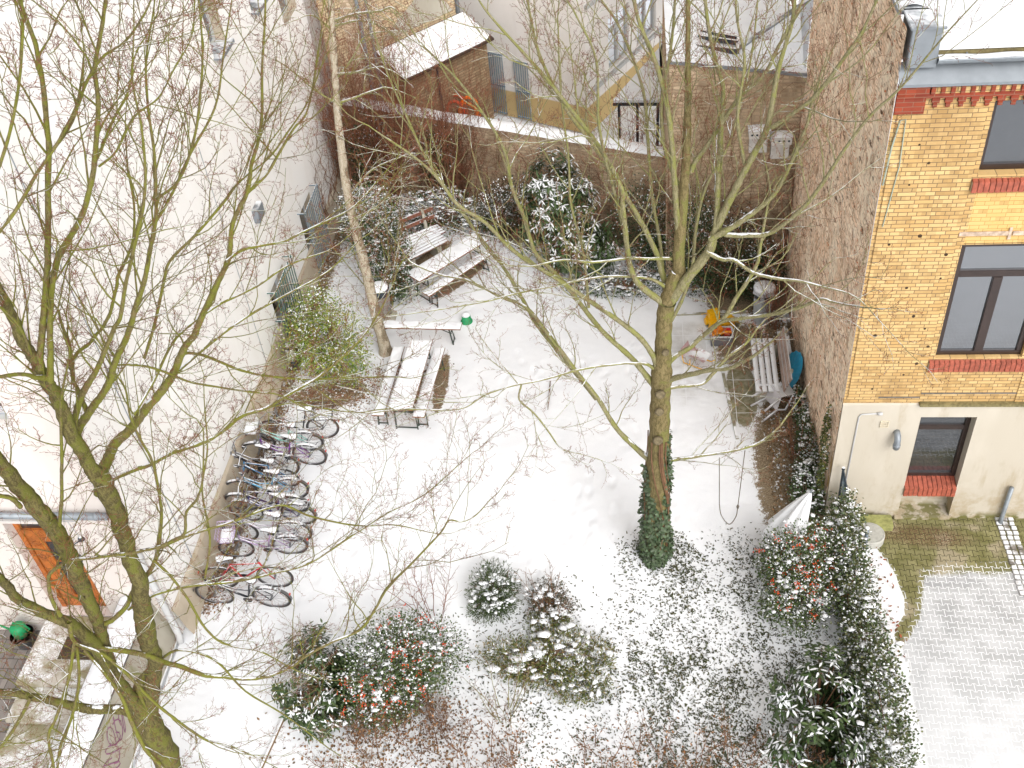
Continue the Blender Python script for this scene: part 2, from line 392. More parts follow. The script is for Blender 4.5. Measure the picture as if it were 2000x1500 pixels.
def yard_mat():
    n = NT('interlocking_pavers'); a = n.attr('Col'); cov, dep, wet = n.sep(a.outputs['Color'])
    x, y, z = n.sep(n.pos); p, h = .165, .118
    y = n.math('ADD', y, n.math('MULTIPLY', x, .02))
    rowb = n.math('ROUND', n.math('DIVIDE', y, h))
    sg = n.math('SUBTRACT', 1.0, n.math('MULTIPLY', n.math('ABSOLUTE', n.math('MODULO', rowb, 2.0)), 2.0))
    tri = n.math('PINGPONG', n.math('ADD', n.math('DIVIDE', x, p), 0.0), .5)       # 0..0.5
    w = n.ramp(tri, .13, .27)
    yy = n.math('ADD', y, n.math('MULTIPLY', n.math('MULTIPLY', n.math('SUBTRACT', w, .5), sg), .030))
    t = n.new('ShaderNodeTexBrick'); n.lk(n.comb(x, yy, 0), t.inputs['Vector']); t.inputs['Scale'].default_value = 1
    t.inputs['Brick Width'].default_value = p; t.inputs['Row Height'].default_value = h; t.inputs['Mortar Size'].default_value = .0065
    t.inputs['Mortar Smooth'].default_value = .25; t.inputs['Bias'].default_value = 0
    t.inputs['Color1'].default_value = (.19, .18, .08, 1); t.inputs['Color2'].default_value = (.29, .27, .13, 1); t.inputs['Mortar'].default_value = (.06, .05, .02, 1)
    J = t.outputs['Fac']
    f = n.noise(3.2, 4, .6); f2 = n.noise(40, 3, .7)
    stone = n.mix(n.math('MULTIPLY', n.ramp(f, .42, .62), .75), t.outputs['Color'], (.15, .145, .05))
    stone = n.mix(n.math('MULTIPLY', n.ramp(n.noise(1.4, 2), .5, .62), .6), stone, (.44, .37, .27))
    stone = n.mix(n.math('MULTIPLY', n.ramp(f2, .5, .68), .35), stone, (.1, .085, .04))
    stone = n.mix(n.math('MULTIPLY', wet, n.ramp(f2, .42, .56)), stone, (.15, .085, .05))
    stone = n.mix(n.math('MULTIPLY', J, .9), stone, (.055, .042, .02))
    s1 = n.math('ADD', cov, n.math('MULTIPLY', n.math('SUBTRACT', f2, .5), .22))
    s1 = n.math('ADD', s1, n.math('MULTIPLY', n.math('SUBTRACT', n.noise(1.7, 3), .5), .3))
    sj = n.math('ADD', s1, n.math('MULTIPLY', J, .22))
    fac = n.ramp(sj, .56, .66)
    thin = n.mix(dep, n.mix(n.ramp(n.noise(2.4, 3), .35, .65), (.36, .365, .375), (.54, .545, .56)), (.86, .87, .89))
    snow = n.mix(J, thin, (.85, .86, .88))
    n.bump(n.math('ADD', n.math('MULTIPLY', J, -1.0), n.math('MULTIPLY', f2, .3)), .4, .01)
    return n.out(n.mix(fac, stone, snow), .7, .2)
yd = grid('courtyard_paving', 3.42, 13.0, 4.0, 13.28, .05, lambda X, Y: 0*X + .006*fbm(X, Y, 1.2, 8), yard_mat(), yard_cols); yd['kind'] = 'structure'
# gutter row of small setts at the far right of the yard, and paving before the left steps
ms = plain('dark_stone_setts', (.20, .18, .16), .8, .35, 20, snow=(.9, 1.3, 3))
m = MB()
for i in range(16):
    for j in range(3):
        x, y = 6.42+j*.11+random.uniform(-.01, .01), 13.2-i*.11
        m.box((x, y, -.01), (x+.09, y+.09, .022+random.uniform(0, .006)))
o = m.build('sett_gutter', ms, bevel=.008); o['kind'] = 'structure'
m = MB(); m.quad((-16, 4, .0), (-8.1, 4, .0), (-8.1, 10.4, .0), (-16, 10.4, .0))
pm = brick('entrance_paving_material', (.20, .18, .165), (.27, .24, .22), (.09, .08, .07), .2, .2, .008, 'xy', (.12, .1, .08), .5, False,
           extra=lambda n, col, u, v: n.mix(n.ramp(n.math('SUBTRACT', n.math('ADD', n.math('MULTIPLY', u, .55), 6.0), n.math('ADD', n.math('MULTIPLY', n.noise(5, 4, .7), .9), n.math('MULTIPLY', v, .12))), -.9, -.5), col, SNOW))
m.build('entrance_paving', pm)['kind'] = 'structure'

# ---------------------------------------------------------------- common materials
def stucco(name, c, c2, stain, amt=.5):
    n = NT(name); a = n.noise(60, 3); b = n.noise(.9, 4, .6, n.scale((1, 1, .45))); x, y, z = n.sep(n.pos)
    d = n.noise(2.2, 5, .65, n.scale((1.4, 1.4, .35)))
    col = n.mix(n.ramp(b, .35, .7), c, c2)
    col = n.mix(n.math('MULTIPLY', n.ramp(d, .52, .75), amt), col, stain)
    n.bump(n.math('ADD', a, n.math('MULTIPLY', b, .6)), .2, .01)
    return n, col
n, c_ = stucco('white_stucco', (.84, .815, .785), (.88, .865, .845), (.77, .735, .70), .45); MSTUC = n.out(c_, .9, .1)
n, c_ = stucco('pink_stucco', (.66, .60, .56), (.74, .685, .645), (.58, .53, .485), .4); MSTUC2 = n.out(c_, .9, .1)
n, c_ = stucco('beige_plinth', (.42, .355, .27), (.58, .50, .40), (.33, .27, .17), .8); MPLIN = n.out(c_, .9, .1)
n, c_ = stucco('stained_plaster', (.50, .45, .37), (.58, .53, .45), (.38, .31, .21), .7)
x, y, z = n.sep(n.pos)
low = n.math('MULTIPLY', n.ramp(z, 1.3, 0.0), n.ramp(n.noise(2.6, 4, .65), .42, .62))
c_ = n.mix(n.math('MULTIPLY', low, .6), c_, (.33, .24, .12))
c_ = n.mix(n.math('MULTIPLY', n.ramp(z, .22, .02), n.ramp(n.noise(6, 4, .6), .4, .55)), c_, (.16, .15, .05)); MPLAS = n.out(c_, .9, .1)
n, c_ = stucco('concrete_moss', (.36, .33, .27), (.46, .43, .36), (.2, .19, .08), .8); MCONC = n.out(c_, .9, .1)
MZINC = plain('zinc_sheet', (.21, .23, .25), .5, .12, 5, .2, .5, snow=(.99, .5, 3))
MZINC2 = plain('zinc_pipe', (.25, .275, .30), .45, .2, 8, .3, .5)
MWPIPE = plain('white_painted_pipe', (.52, .52, .52), .5, .06, 6)
MDARK = plain('dark_painted_metal', (.035, .045, .055), .45, .3, 15, .2, .5, snow=(.85, .5, 9))
MGRILL = plain('blue_grey_painted_steel', (.15, .21, .25), .5, .25, 20, .1, .5, snow=(.85, .6, 12))
MGREEN = plain('green_painted_steel', (.05, .13, .11), .5, .3, 20, .1, .5, snow=(.8, .6, 12))
MBRN = plain('brown_window_frame', (.030, .017, .014), .32, .2, 14, 0, .6)
MWFR = plain('grey_white_window_frame', (.46, .46, .45), .5, .1, 14)
MWOODD = plain('orange_varnished_wood', (.42, .125, .022), .35, .35, 9, 0, .5)
def glass(name, c, refl, rough=.03):
    n = NT(name); n.b.inputs['Coat Weight'].default_value = 0
    n.bump(n.noise(2.3, 3), .5, .05)
    g_ = n.new('ShaderNodeBsdfGlossy'); g_.inputs['Roughness'].default_value = rough; g_.inputs['Color'].default_value = (.82, .86, .92, 1)
    fr = n.new('ShaderNodeFresnel'); fr.inputs['IOR'].default_value = 1.5
    mx = n.new('ShaderNodeMixShader'); n.lk(n.math('ADD', fr.outputs[0], refl), mx.inputs[0])
    n.lk(n.b.outputs[0], mx.inputs[1]); n.lk(g_.outputs[0], mx.inputs[2]); n.lk(mx.outputs[0], n.t.nodes['Material Output'].inputs['Surface'])
    n.b.inputs['Base Color'].default_value = (*c, 1); n.b.inputs['Roughness'].default_value = .4
    return n.m
MGLASS = glass('window_glass', (.012, .014, .017), .10)
MGLASSL = glass('window_glass_pale', (.02, .023, .027), .24)
MRED = brick('red_sill_brick', (.36, .085, .045), (.28, .06, .035), (.55, .47, .38), .073, 1.0, .009, 'xz', (.12, .05, .035), .5, False)
MREDC = brick('red_cornice_brick', (.34, .07, .035), (.24, .05, .03), (.25, .12, .08), .25, .067, .006, 'xz', (.14, .04, .03), .6, False)

# ---------------------------------------------------------------- left white apartment building
XW, YC = -8.05, 10.4
B1 = thing('apartment_building', 'tall white stuccoed apartment building whose long blank wall fills the left side of the photo', 'building', (XW, YC, 0))
holes = [(18.75-YC, 6.85, 19.55-YC, 8.7), (21.3-YC, 6.65, 22.15-YC, 8.5), (23.15-YC, 5.5, 24.3-YC, 7.1), (21.05-YC, .3, 22.1-YC, 1.75), (18.1-YC, .35, 19.25-YC, 1.65)]
m = MB(); mrv = MB(); wall_holes(m, (XW, YC, 0), (0, 1, 0), (0, 0, 1), 14.5, 17, holes, .3, (1, 0, 0), mrv); mrv.build('window_reveal', plain('weathered_reveal', (.40, .34, .26), .85, .25, 12), B1); m.quad((XW, 24.9, 0), (XW-5, 24.9, 0), (XW-5, 24.9, 17), (XW, 24.9, 17))
m.build('wall', MSTUC, B1)
m = MB()
fh = [(3.85, .5, 4.85, 2.98, .24), (3.55, 5.2, 4.98, 6.95, .22)]
wall_holes(m, (-14.05, YC, 0), (1, 0, 0), (0, 0, 1), 6.0, 17, fh, .24, (0, -1, 0)); m.build('wall', MSTUC2, B1)
m = MB()   # battered plinth along the garden, with a rolled top edge
prof = [(0, .72), (.05, .66), (.085, .5), (.12, .25), (.2, .03), (.26, -.02)]
for k in range(len(prof)-1):
    (a, za), (b, zb) = prof[k], prof[k+1]
    for i in range(29):
        y0, y1 = YC-.02+i*.5, YC-.02+(i+1)*.5
        w0, w1 = [1+.22*float(fbm(np.array(q), np.array(0.), 1.1, 31)) for q in (y0, y1)]
        m.quad((XW+.003+a*w0, y0, za), (XW+.003+b*w0, y0, zb), (XW+.003+b*w1, y1, zb), (XW+.003+a*w1, y1, za))
m.build('plinth', MPLIN, B1, smooth=True)
for k, t in enumerate(holes):
    window(B1, (XW, YC+t[0], t[1]), (0, 1, 0), (0, 0, 1), (1, 0, 0), t[2]-t[0], t[3]-t[1], .2, cols=1, mf=MWFR, mg=MGLASSL)
    if k < 2:
        m = MB(); y0, y1 = YC+t[0]-.05, YC+t[2]+.05
        m.box((XW-.2, y0, t[1]-.02), (XW+.14, y1, t[1]+.015)); m.box((XW+.135, y0, t[1]-.06), (XW+.15, y1, t[1]+.01)); m.build('window_sill', MZINC, B1)
window(B1, (-14.05+3.55, YC, 5.2), (1, 0, 0), (0, 0, 1), (0, -1, 0), 1.43, 1.75, .14, cols=2, mf=MWFR, mg=MGLASS)
m = MB(); m.box((-10.56, YC-.09, 5.1), (-9.0, YC+.1, 5.19)); m.build('window_sill', MSTUC, B1, bevel=.01)
# grilles before the two ground-floor windows
for (t, mt_) in ((holes[3], MGRILL), (holes[4], MGREEN)):
    m = MB(); y0, y1, z0, z1 = YC+t[0]-.12, YC+t[2]+.1, t[1]-.15, t[3]+.12; X2 = XW+.2
    nb = 10
    for i in range(nb+1):
        y = y0+(y1-y0)*i/nb; m.bar((X2, y, z0-.05), (X2, y, z1+.05), .018, .018)
    for z in (z0, (z0+z1)/2, z1):
        m.bar((X2-.012, y0, z), (X2-.012, y1, z), .014, .03)
        for y in (y0, y1): m.bar((XW, y, z), (X2+.02, y, z), .02, .03)
    m.build('window_grille', mt_, B1)
# vent box, downpipes, cables
m = MB(); m.box((XW, 18.4, 3.3), (XW+.13, 18.8, 3.62)); m.build('vent_box', MZINC, B1, bevel=.01)
m = MB(); m.tube([(XW-.11, YC-.1, 17), (XW-.11, YC-.1, 2.1)], .058, 12); m.build('downpipe', MWPIPE, B1, smooth=True)
m = MB(); m.tube([(XW-.0, YC-.13, 2.3), (XW+.01, YC-.13, .2), (XW+.03, YC-.2, .02)], .06, 12); m.lathe((XW, YC-.13, 2.28), [(.07, 0), (.07, .1), (.05, .13)], 12); m.build('standpipe', MWPIPE, B1, smooth=True)
m = MB(); m.tube([(-14, YC-.1, 3.3), (XW-.2, YC-.1, 3.3)], .062, 12)
for x in (-9.05, -8.45, -10.2, -11.5): m.tube([(x-.015, YC-.1, 3.3), (x+.015, YC-.1, 3.3)], .07, 12)
m.build('pipe', MZINC2, B1, smooth=True)
m = MB(); m.bar((XW+.012, 11.55, .6), (XW+.012, 11.55, 17), .01, .012); m.bar((XW+.012, 16.9, .6), (XW+.012, 16.9, 6), .007, .01); m.build('lightning_conductor', MZINC2, B1)
m = MB(); m.bar((-13.9, YC-.012, 3.05), (-8.9, YC-.012, 3.07), .012, .012); m.bar((-9.05, YC-.012, 3.05), (-8.98, YC-.012, 2.66), .012, .012); m.build('cable', MWPIPE, B1)
# front door
m = MB(); dx0, dx1, dz0, dz1, dy = -10.2, -9.2, .5, 2.98, YC+.17
m.box((dx0, dy, dz0), (dx0+.09, dy+.07, dz1)); m.box((dx1-.09, dy, dz0), (dx1, dy+.07, dz1)); m.box((dx0+.09, dy, 2.52), (dx1-.09, dy+.07, 2.62)); m.box((dx0+.09, dy, dz1-.07), (dx1-.09, dy+.07, dz1))
dr = m.build('door_frame', MWOODD, B1, bevel=.006)
m = MB(); a, b = dx0+.095, dx1-.095
m.box((a, dy+.02, dz0+.02), (b, dy+.06, .82)); m.box((a, dy+.02, 2.3), (b, dy+.06, 2.515))
m.box((a, dy+.02, .82), (a+.27, dy+.06, 2.3)); m.box((b-.27, dy+.02, .82), (b, dy+.06, 2.3))
for z in (1.25, 1.75): m.box((a+.27, dy+.03, z), (b-.27, dy+.05, z+.03))
for x in (a+.06, b-.2): m.box((x, dy+.008, .95), (x+.14, dy+.022, 2.2))
m.box((a+.06, dy+.008, .58), (b-.06, dy+.022, .76))
dl = m.build('door', MWOODD, B1, bevel=.005)
m = MB(); m.quad((a+.25, dy+.045, .8), (b-.25, dy+.045, .8), (b-.25, dy+.045, 2.32), (a+.25, dy+.045, 2.32)); m.build('door_glass', MGLASS, dl)
m = MB(); m.quad((a, dy+.045, 2.6), (b, dy+.045, 2.6), (b, dy+.045, 2.95), (a, dy+.045, 2.95)); m.build('fanlight', MGLASS, dl)
m = MB(); m.tube([(b-.1, dy+.0, 1.5), (b-.1, dy-.05, 1.5), (b-.2, dy-.05, 1.5)], .012, 8); m.build('door_handle', MZINC2, dl)
# gooseneck lamp by the door: its own thing
L = thing('wall_lamp', 'black gooseneck lamp with a wide dish shade on the wall right of the orange door', 'lamp', (-8.97, YC, 2.62))
m = MB(); m.lathe((-8.97, YC-.001, 2.64), [(.06, 0), (.055, .03), (.03, .06)], 14, (0, -1, 0)); m.tube([(-8.97, YC-.05, 2.64), (-9.0, YC-.16, 2.70), (-9.05, YC-.27, 2.66), (-9.08, YC-.32, 2.56)], .013, 8); m.build('lamp_arm', MDARK, L, smooth=True)
m = MB(); m.lathe((-9.08, YC-.32, 2.42), [(.17, 0), (.165, .02), (.07, .09), (.035, .15), (.02, .17)], 24); m.build('lamp_shade', MDARK, L, smooth=True)

# ---------------------------------------------------------------- entrance steps and stair wall
ST = thing('entrance_steps', 'speckled concrete steps with a rusty metal foot grate before the orange door', 'steps', (-9.7, 9.6, 0))
msp = NT('speckled_concrete'); f = msp.noise(55, 3, .7); q = msp.noise(7, 4, .6)
cc = msp.mix(msp.ramp(q, .35, .65), (.38, .345, .285), (.50, .46, .40)); cc = msp.mix(msp.ramp(msp.noise(2.1, 3), .48, .62), cc, (.30, .27, .17))
upn = msp.math('ADD', msp.nz(), msp.math('MULTIPLY', msp.math('SUBTRACT', msp.noise(2.2, 4, .65), .5), 1.3))
cc = msp.mix(msp.math('MULTIPLY', msp.ramp(upn, .95, 1.1), msp.ramp(f, .62, .45)), cc, (.78, .79, .81)); cc = msp.mix(msp.ramp(f, .66, .72), cc, (.12, .1, .08))
MSPEC = msp.out(cc, .85, .1)
for k, (z, y0, y1, x0) in enumerate(((.5, 9.02, 10.38, -10.4), (.335, 8.42, 9.06, -10.38), (.17, 7.7, 8.46, -10.36))):
    m = MB(); m.box((x0, y0, z-.075), (-8.82, y1, z)); m.box((x0+.04, y0+.04, 0.003*k), (-8.825, y1-.001, z-.076)); m.build('step', MSPEC, ST, bevel=.008)
m = MB(); m.box((-9.85, 9.5, .502), (-9.05, 9.95, .508))
for i in range(26): m.box((-9.83+i*.03, 9.52, .508), (-9.818+i*.03, 9.93, .522))
m.build('foot_grate', plain('rusty_grate', (.10, .075, .05), .7, .4, 30), ST)
SW = thing('stair_wall', 'low plastered wall beside the entrance steps with purple scribbles and a thick white snow cap', 'wall', (-8.55, 8.2, 0))
m = MB(); v = []
for y in (3.5, YC-.003): v += [(-8.82, y, 0), (-8.13, y, 0), (-8.34, y, .92), (-8.36, y, 1.02), (-8.8, y, 1.02), (-8.82, y, .9)]
m.add(v, [tuple(range(6)), tuple(range(6, 12))] + [(k, (k+1) % 6, 6+(k+1) % 6, 6+k) for k in range(6)]); m.build('wall', MCONC, SW)
m = MB(); m.box((-8.86, 3.5, 1.022), (-8.3, YC-.005, 1.06)); m.build('coping', plain('dark_slate_coping', (.12, .11, .1), .7, .3, 10), SW, bevel=.006)
m = MB()
def capf(u, v, x0=-8.85, x1=-8.31, y0=3.5, y1=YC-.02, z=1.062, hh=.075):
    s = abs(2*u-1); e = hh*(1-s**4)*(1+.25*math.sin(v*23)+.15*math.sin(v*57+u*4)); return (x0+(x1-x0)*u, y0+(y1-y0)*v, z+max(e, 0))
m.sheet(capf, 8, 60); m.build('snow_cap', MSNOW, SW, smooth=True)
m = MB(); r_ = random.Random(4)     # scribbled writing on the garden side of the wall
def onw(y, z): x = -8.13+(-8.34+8.13)*z/.92+.004; return (x, y, z)
for k in range(9):
    y = 7.0+k*.17; zz = .5+r_.uniform(-.1, .12); pts = []
    for i in range(14):
        t = i/13; pts.append(onw(y+.12*math.sin(t*9+k)+.05*t, zz+.2*math.cos(t*7+k*1.7)*(1-.3*t)))
    for i in range(13): m.bar(pts[i], pts[i+1], .004, .022)
m.build('scribble', plain('purple_spray_paint', (.23, .09, .16), .7, .2, 30), SW)

# ---------------------------------------------------------------- right yellow-brick building
YF, XS = 13.3, 3.4
B2 = thing('brick_building', 'yellow brick building with plastered ground floor and red brick sills filling the right side', 'building', (XS, YF, 0))
MYB = brick('yellow_brick', (.53, .335, .135), (.66, .46, .215), (.20, .135, .075), .26, .067, .006, 'xz', (.34, .205, .085), .6)
MYB2 = brick('bright_yellow_brick', (.66, .42, .16), (.71, .48, .20), (.36, .22, .07), .26, .067, .0035, 'xz', (.62, .36, .08), .3)
fc = [(4.7-XS, 3.85, 6.02-XS, 6.03, .14), (4.68-XS, 7.2, 6.02-XS, 8.33, .2)]
m = MB(); wall_holes(m, (XS, YF, 0), (1, 0, 0), (0, 0, 1), 7.4, 8.62, [(0, 0, 7.4, 2.84)] + fc + [(4.72-XS, 6.05, 6.0-XS, 6.94, .0)], .15, (0, -1, 0)); m.build('brick_front', MYB, B2)
m = MB(); m.quad((4.72, YF+.012, 6.05), (6.0, YF+.012, 6.05), (6.0, YF+.012, 6.94), (4.72, YF+.012, 6.94)); m.build('brick_panel', MYB2, B2)
m = MB(); m.box((4.62, YF-.012, 6.19), (5.3, YF-.001, 6.265)); m.box((5.36, YF-.012, 6.19), (7.4, YF-.001, 6.265)); m.box((5.3, YF-.014, 6.12), (5.345, YF-.001, 6.33)); m.build('mortar_band', plain('pinkish_mortar', (.55, .42, .32), .9, .35, 18), B2, bevel=.004)
m = MB(); m.box((3.95, YF-.03, 3.0), (4.6, YF-.019, 3.025)); m.box((4.62, YF-.014, 3.07), (7.3, YF-.001, 3.095)); m.build('mortar_groove', plain('grey_groove', (.16, .14, .12), .9, .3, 20), B2)
m = MB(); m.box((XS+.06, YF-.018, 3.0), (4.6, YF-.001, 8.26)); 
# shallow pilaster left of the windows, repeated right of them
m.box((6.12, YF-.018, 2.9), (7.4, YF-.001, 8.26)); m.build('pilaster', MYB, B2)
m = MB(); rec = [(4.70-XS, .06, 5.60-XS, 2.56, .26)]
wall_holes(m, (XS, YF-.03, 0), (1, 0, 0), (0, 0, 1), 7.4, 2.84, rec, .26, (0, -1, 0))
m.quad((XS, YF-.03, 2.84), (XS+7.4, YF-.03, 2.84), (XS+7.4, YF+.01, 2.87), (XS, YF+.01, 2.87)); m.quad((XS, YF-.03, 0), (XS, YF+.02, 0), (XS, YF+.02, 2.84), (XS, YF-.03, 2.84))
m.quad((4.7, YF+.228, .06), (5.6, YF+.228, .06), (5.6, YF+.228, .62), (4.7, YF+.228, .62)); m.build('plaster_ground_floor', MPLAS, B2)
m = MB(); m.box((4.64, YF-.09, .0), (5.66, YF-.031, .075)); m.build('doorstep', MPLAS, B2, bevel=.008)
m = MB(); m.box((XS+1.22, YF-.09, 2.842), (XS+3.4, YF-.0, 2.90)); m.build('mossy_ledge', plain('mossy_ledge_stone', (.2, .17, .08), .9, .4, 25), B2, bevel=.008)
window(B2, (4.70, YF-.03, .9), (1, 0, 0), (0, 0, 1), (0, -1, 0), .90, 1.66, .2, cols=1, transom=1.22, mf=MBRN, mg=MGLASS, fr=.08)
window(B2, (4.70, YF, 3.85), (1, 0, 0), (0, 0, 1), (0, -1, 0), 1.32, 2.18, .07, cols=2, transom=1.6, mf=MBRN, mg=MGLASSL, fr=.085)
window(B2, (4.68, YF, 7.2), (1, 0, 0), (0, 0, 1), (0, -1, 0), 1.34, 1.13, .14, cols=1, mf=MBRN, mg=MGLASS, fr=.085)
def brick_sill(x0, x1, z0, z1, y0, y1, name='window_sill'):
    m = MB(); nb = int((x1-x0)/.075)
    for i in range(nb):
        a = x0+(x1-x0)*i/nb+.004; b = x0+(x1-x0)*(i+1)/nb-.004; j = random.uniform(-.006, .006)
        v = [(a, y0+j, z0), (b, y0+j, z0), (b, y1, z0), (a, y1, z0), (a, y0+j, z1-.07), (b, y0+j, z1-.07), (b, y1, z1), (a, y1, z1)]
        m.add(v, [(0, 3, 2, 1), (4, 5, 6, 7), (0, 1, 5, 4), (1, 2, 6, 5), (2, 3, 7, 6), (3, 0, 4, 7)])
    o = m.build(name, MREDP, B2, bevel=.004)
    m = MB(); m.box((x0, y0+.02, z0+.012), (x1, y1-.001, z1-.085)); m.build('mortar', plain('sill_mortar', (.5, .42, .3), .9, .15, 30), o)
MREDP = plain('red_clinker', (.33, .085, .05), .55, .35, 14, 0, .4)
brick_sill(4.705, 5.595, .62, .9, YF-.07, YF+.2)
brick_sill(4.62, 6.1, 3.6, 3.85, YF-.07, YF+.08)
brick_sill(4.62, 6.1, 6.96, 7.2, YF-.07, YF+.14)
# cornice: alternating red and yellow, stepped
m = MB(); m2 = MB()
m.box((XS, YF-.05, 8.42), (XS+7.4, YF-.001, 8.485))
for i in range(56):
    x = XS+.42+i*.125
    m.box((x, YF-.07, 8.487), (x+.055, YF-.002, 8.618)); m2.box((x+.0625, YF-.05, 8.487), (x+.118, YF-.002, 8.618))
for i in range(42):
    x = XS+.46+i*.165; m.box((x, YF-.045, 8.35), (x+.1, YF-.002, 8.418)); m.box((x+.02, YF-.032, 8.28), (x+.08, YF-.002, 8.349))
m.box((XS-.0, YF-.05, 8.20), (XS+.38, YF-.002, 8.418)); m.box((XS, YF-.075, 8.487), (XS+.4, YF-.002, 8.618))
m.v += m2.v and []; m.build('cornice', MREDC, B2, bevel=.003); yy_ = MB(); yy_.box((XS+.42, YF-.0465, 8.4865), (XS+7.4, YF-.002, 8.6185)); yy_.build('cornice_band', MYB, B2)
m = MB(); v = [(XS-.02, YF-.12, 8.62), (XS+7.5, YF-.12, 8.62), (XS+7.5, YF-.12, 8.66), (XS-.02, YF-.12, 8.66), (XS+7.5, YF+.1, 8.88), (XS-.02, YF+.1, 8.88)]
m.add(v, [(0, 1, 2, 3), (3, 2, 4, 5)]); m.build('zinc_flashing', MZINC, B2)
m = MB()
def gut(u, v): a = math.pi*(u); return (XS+.42+7*v, YF-.04-.075*math.cos(a), 8.98-.075*math.sin(a))
m.sheet(gut, 8, 1); m.tube([(XS+.42, YF-.12, 8.985), (XS+7.4, YF-.12, 8.985)], .012, 6)
for x in (XS+.8, XS+2.1, XS+3.4): m.bar((x, YF-.13, 8.99), (x, YF+.1, 9.0), .02, .008)
m.build('gutter', MZINC2, B2, smooth=False)
m = MB(); m.sheet(lambda u, v: (XS+.43+6.9*v, YF-.10+.14*u, 8.985+.025*math.sin(u*3.14)+.008*math.sin(v*61)), 4, 90); m.build('gutter_snow', MSNOW, B2, smooth=True)
m = MB(); m.box((XS+.4, YF+.06, 8.93), (XS+7.4, YF+.12, 9.02)); m.build('mossy_eave', plain('mossy_eave_board', (.16, .13, .06), .9, .4, 20), B2)
m = MB(); m.box((XS+.05, YF-.06, 8.86), (XS+.42, YF+.5, 9.38)); m.box((XS+.02, YF-.09, 9.38), (XS+.46, YF+.5, 9.42)); m.build('parapet_box', MZINC, B2, bevel=.008)
m = MB(); m.sheet(lambda u, v: (XS+.38+7.1*u, YF+.08+9*v, 9.03+.9*v+.03*math.sin(u*5)*math.sin(v*4)+(.03 if v > .01 else 0)), 30, 30); m.build('roof_snow', MSNOW, B2, smooth=True)
m = MB(); m.box((XS-.04, YF+.45, 9.36), (XS+.34, 21.5, 9.42)); m.build('parapet_coping', MZINC, B2)
m = MB(); m.sheet(lambda u, v: (XS-.01+.32*u, YF+.5+7*v, 9.425+.05*math.sin(u*math.pi)), 5, 30); m.build('coping_snow', MSNOW, B2, smooth=True)
# ragged side wall
def side_extra(n, col, u, v):
    p = n.ramp(n.noise(1.0, 4, .6, n.scale((1, 1.3, .55))), .50, .60)
    w = n.ramp(n.noise(13, 4, .7, n.scale((1, .6, 1.0))), .40, .62)
    col = n.mix(n.math('MULTIPLY', p, n.math('SUBTRACT', 1.0, n.math('MULTIPLY', w, .75))), col, (.82, .70, .54))
    col = n.mix(n.ramp(n.noise(9, 4, .7, n.scale((1, .35, 1.0))), .56, .66), col, (.12, .065, .035))
    col = n.mix(n.math('MULTIPLY', n.ramp(n.noise(3.6, 6, .8, n.scale((1, 1.5, .6))), .50, .60), .65), col, (.24, .14, .08))
    col = n.mix(n.math('MULTIPLY', n.ramp(n.noise(4.4, 5, .8, n.scale((1, 1.5, .6), off=(9, 2, 5))), .54, .66), .6), col, (.92, .82, .68))
    return n.mix(n.ramp(n.noise(17, 2, .5, n.scale((1, .5, 1.2), off=(3, 1, 2))), .66, .70), col, (.50, .17, .07))
MSIDE = brick('ragged_brick', (.86, .62, .44), (.94, .80, .63), (.52, .35, .23), .26, .075, .010, 'yz', (.52, .33, .20), .5, False, wob=.11, bumpst=.5, extra=side_extra)
ny, nz_ = 150, 230; Yg, Zg = np.meshgrid(np.linspace(YF-.0, 20.42, ny), np.linspace(0, 9.36, nz_))
row = np.floor(Zg/.075); bx = np.floor(Yg/.26+.5*(row % 2))
rr = np.sin(row*127.1+bx*311.7)*43758.5; rr = rr-np.floor(rr)
dX = .022*fbm(Yg, Zg, 1.3, 41)+.022*rr*(fbm(Yg*1.0, Zg, 1.8, 42) > -.3)+.008*fbm(Yg, Zg, 14, 43)
dX[:, 0] = -.0; Vw = np.stack([XS-dX-.008, Yg, Zg], -1).reshape(-1, 3)
i = np.arange(ny-1)[None]+np.arange(nz_-1)[:, None]*ny; Qw = np.stack([i, i+ny, i+ny+1, i+1], -1).reshape(-1, 4)
mesh_np('side_wall', Vw, Qw, mat=MSIDE, smooth=False, parent=B2)
# elbow flue, vent grille, conduit
m = MB(); x, z = 4.36, 2.12; m.tube([(x, YF-.02, z+.1), (x, YF-.12, z+.10), (x, YF-.17, z+.04), (x, YF-.18, z-.08), (x, YF-.17, z-.16)], .055, 14); m.lathe((x, YF-.178, z-.12), [(.062, 0), (.064, .05), (.06, .06)], 14)
m.build('flue_elbow', MZINC2, B2, smooth=True)
m = MB(); x, z = 4.06, 2.33
for a, b in (((x, z), (x+.14, z+.015)), ((x, z+.13), (x+.14, z+.145)), ((x, z+.016), (x+.012, z+.129)), ((x+.128, z+.016), (x+.14, z+.129)), ((x+.013, z+.05), (x+.127, z+.06)), ((x+.013, z+.085), (x+.127, z+.095))): m.box((a[0], YF-.05, a[1]), (b[0], YF-.031, b[1]))
m.build('vent_grille', plain('cream_plastic', (.62, .55, .42), .5, .1, 20), B2)
m = MB(); m.tube([(3.98, YF-.045, 2.66), (3.72, YF-.045, 2.64), (3.69, YF-.045, 2.58), (3.66, YF-.045, .1)], .013, 8); m.tube([(3.98, YF-.05, 2.66), (4.06, YF-.06, 2.67)], .028, 8); m.build('conduit', MWPIPE, B2, smooth=True)
m = MB(); m.tube([(6.5, YF-.1, .9), (6.5, YF-.1, .1), (6.48, YF-.16, .0)], .04, 10); m.build('downpipe', MZINC2, B2, smooth=True)
m = MB(); r_ = random.Random(8)     # sockets and scars in the brickwork
for k in range(16):
    x, z = r_.uniform(3.6, 4.55), r_.uniform(3.1, 7.9); s_ = r_.uniform(.015, .035); m.lathe((x, YF-.0185, z), [(s_, 0), (s_*.8, .004)], 7, (0, -1, 0))
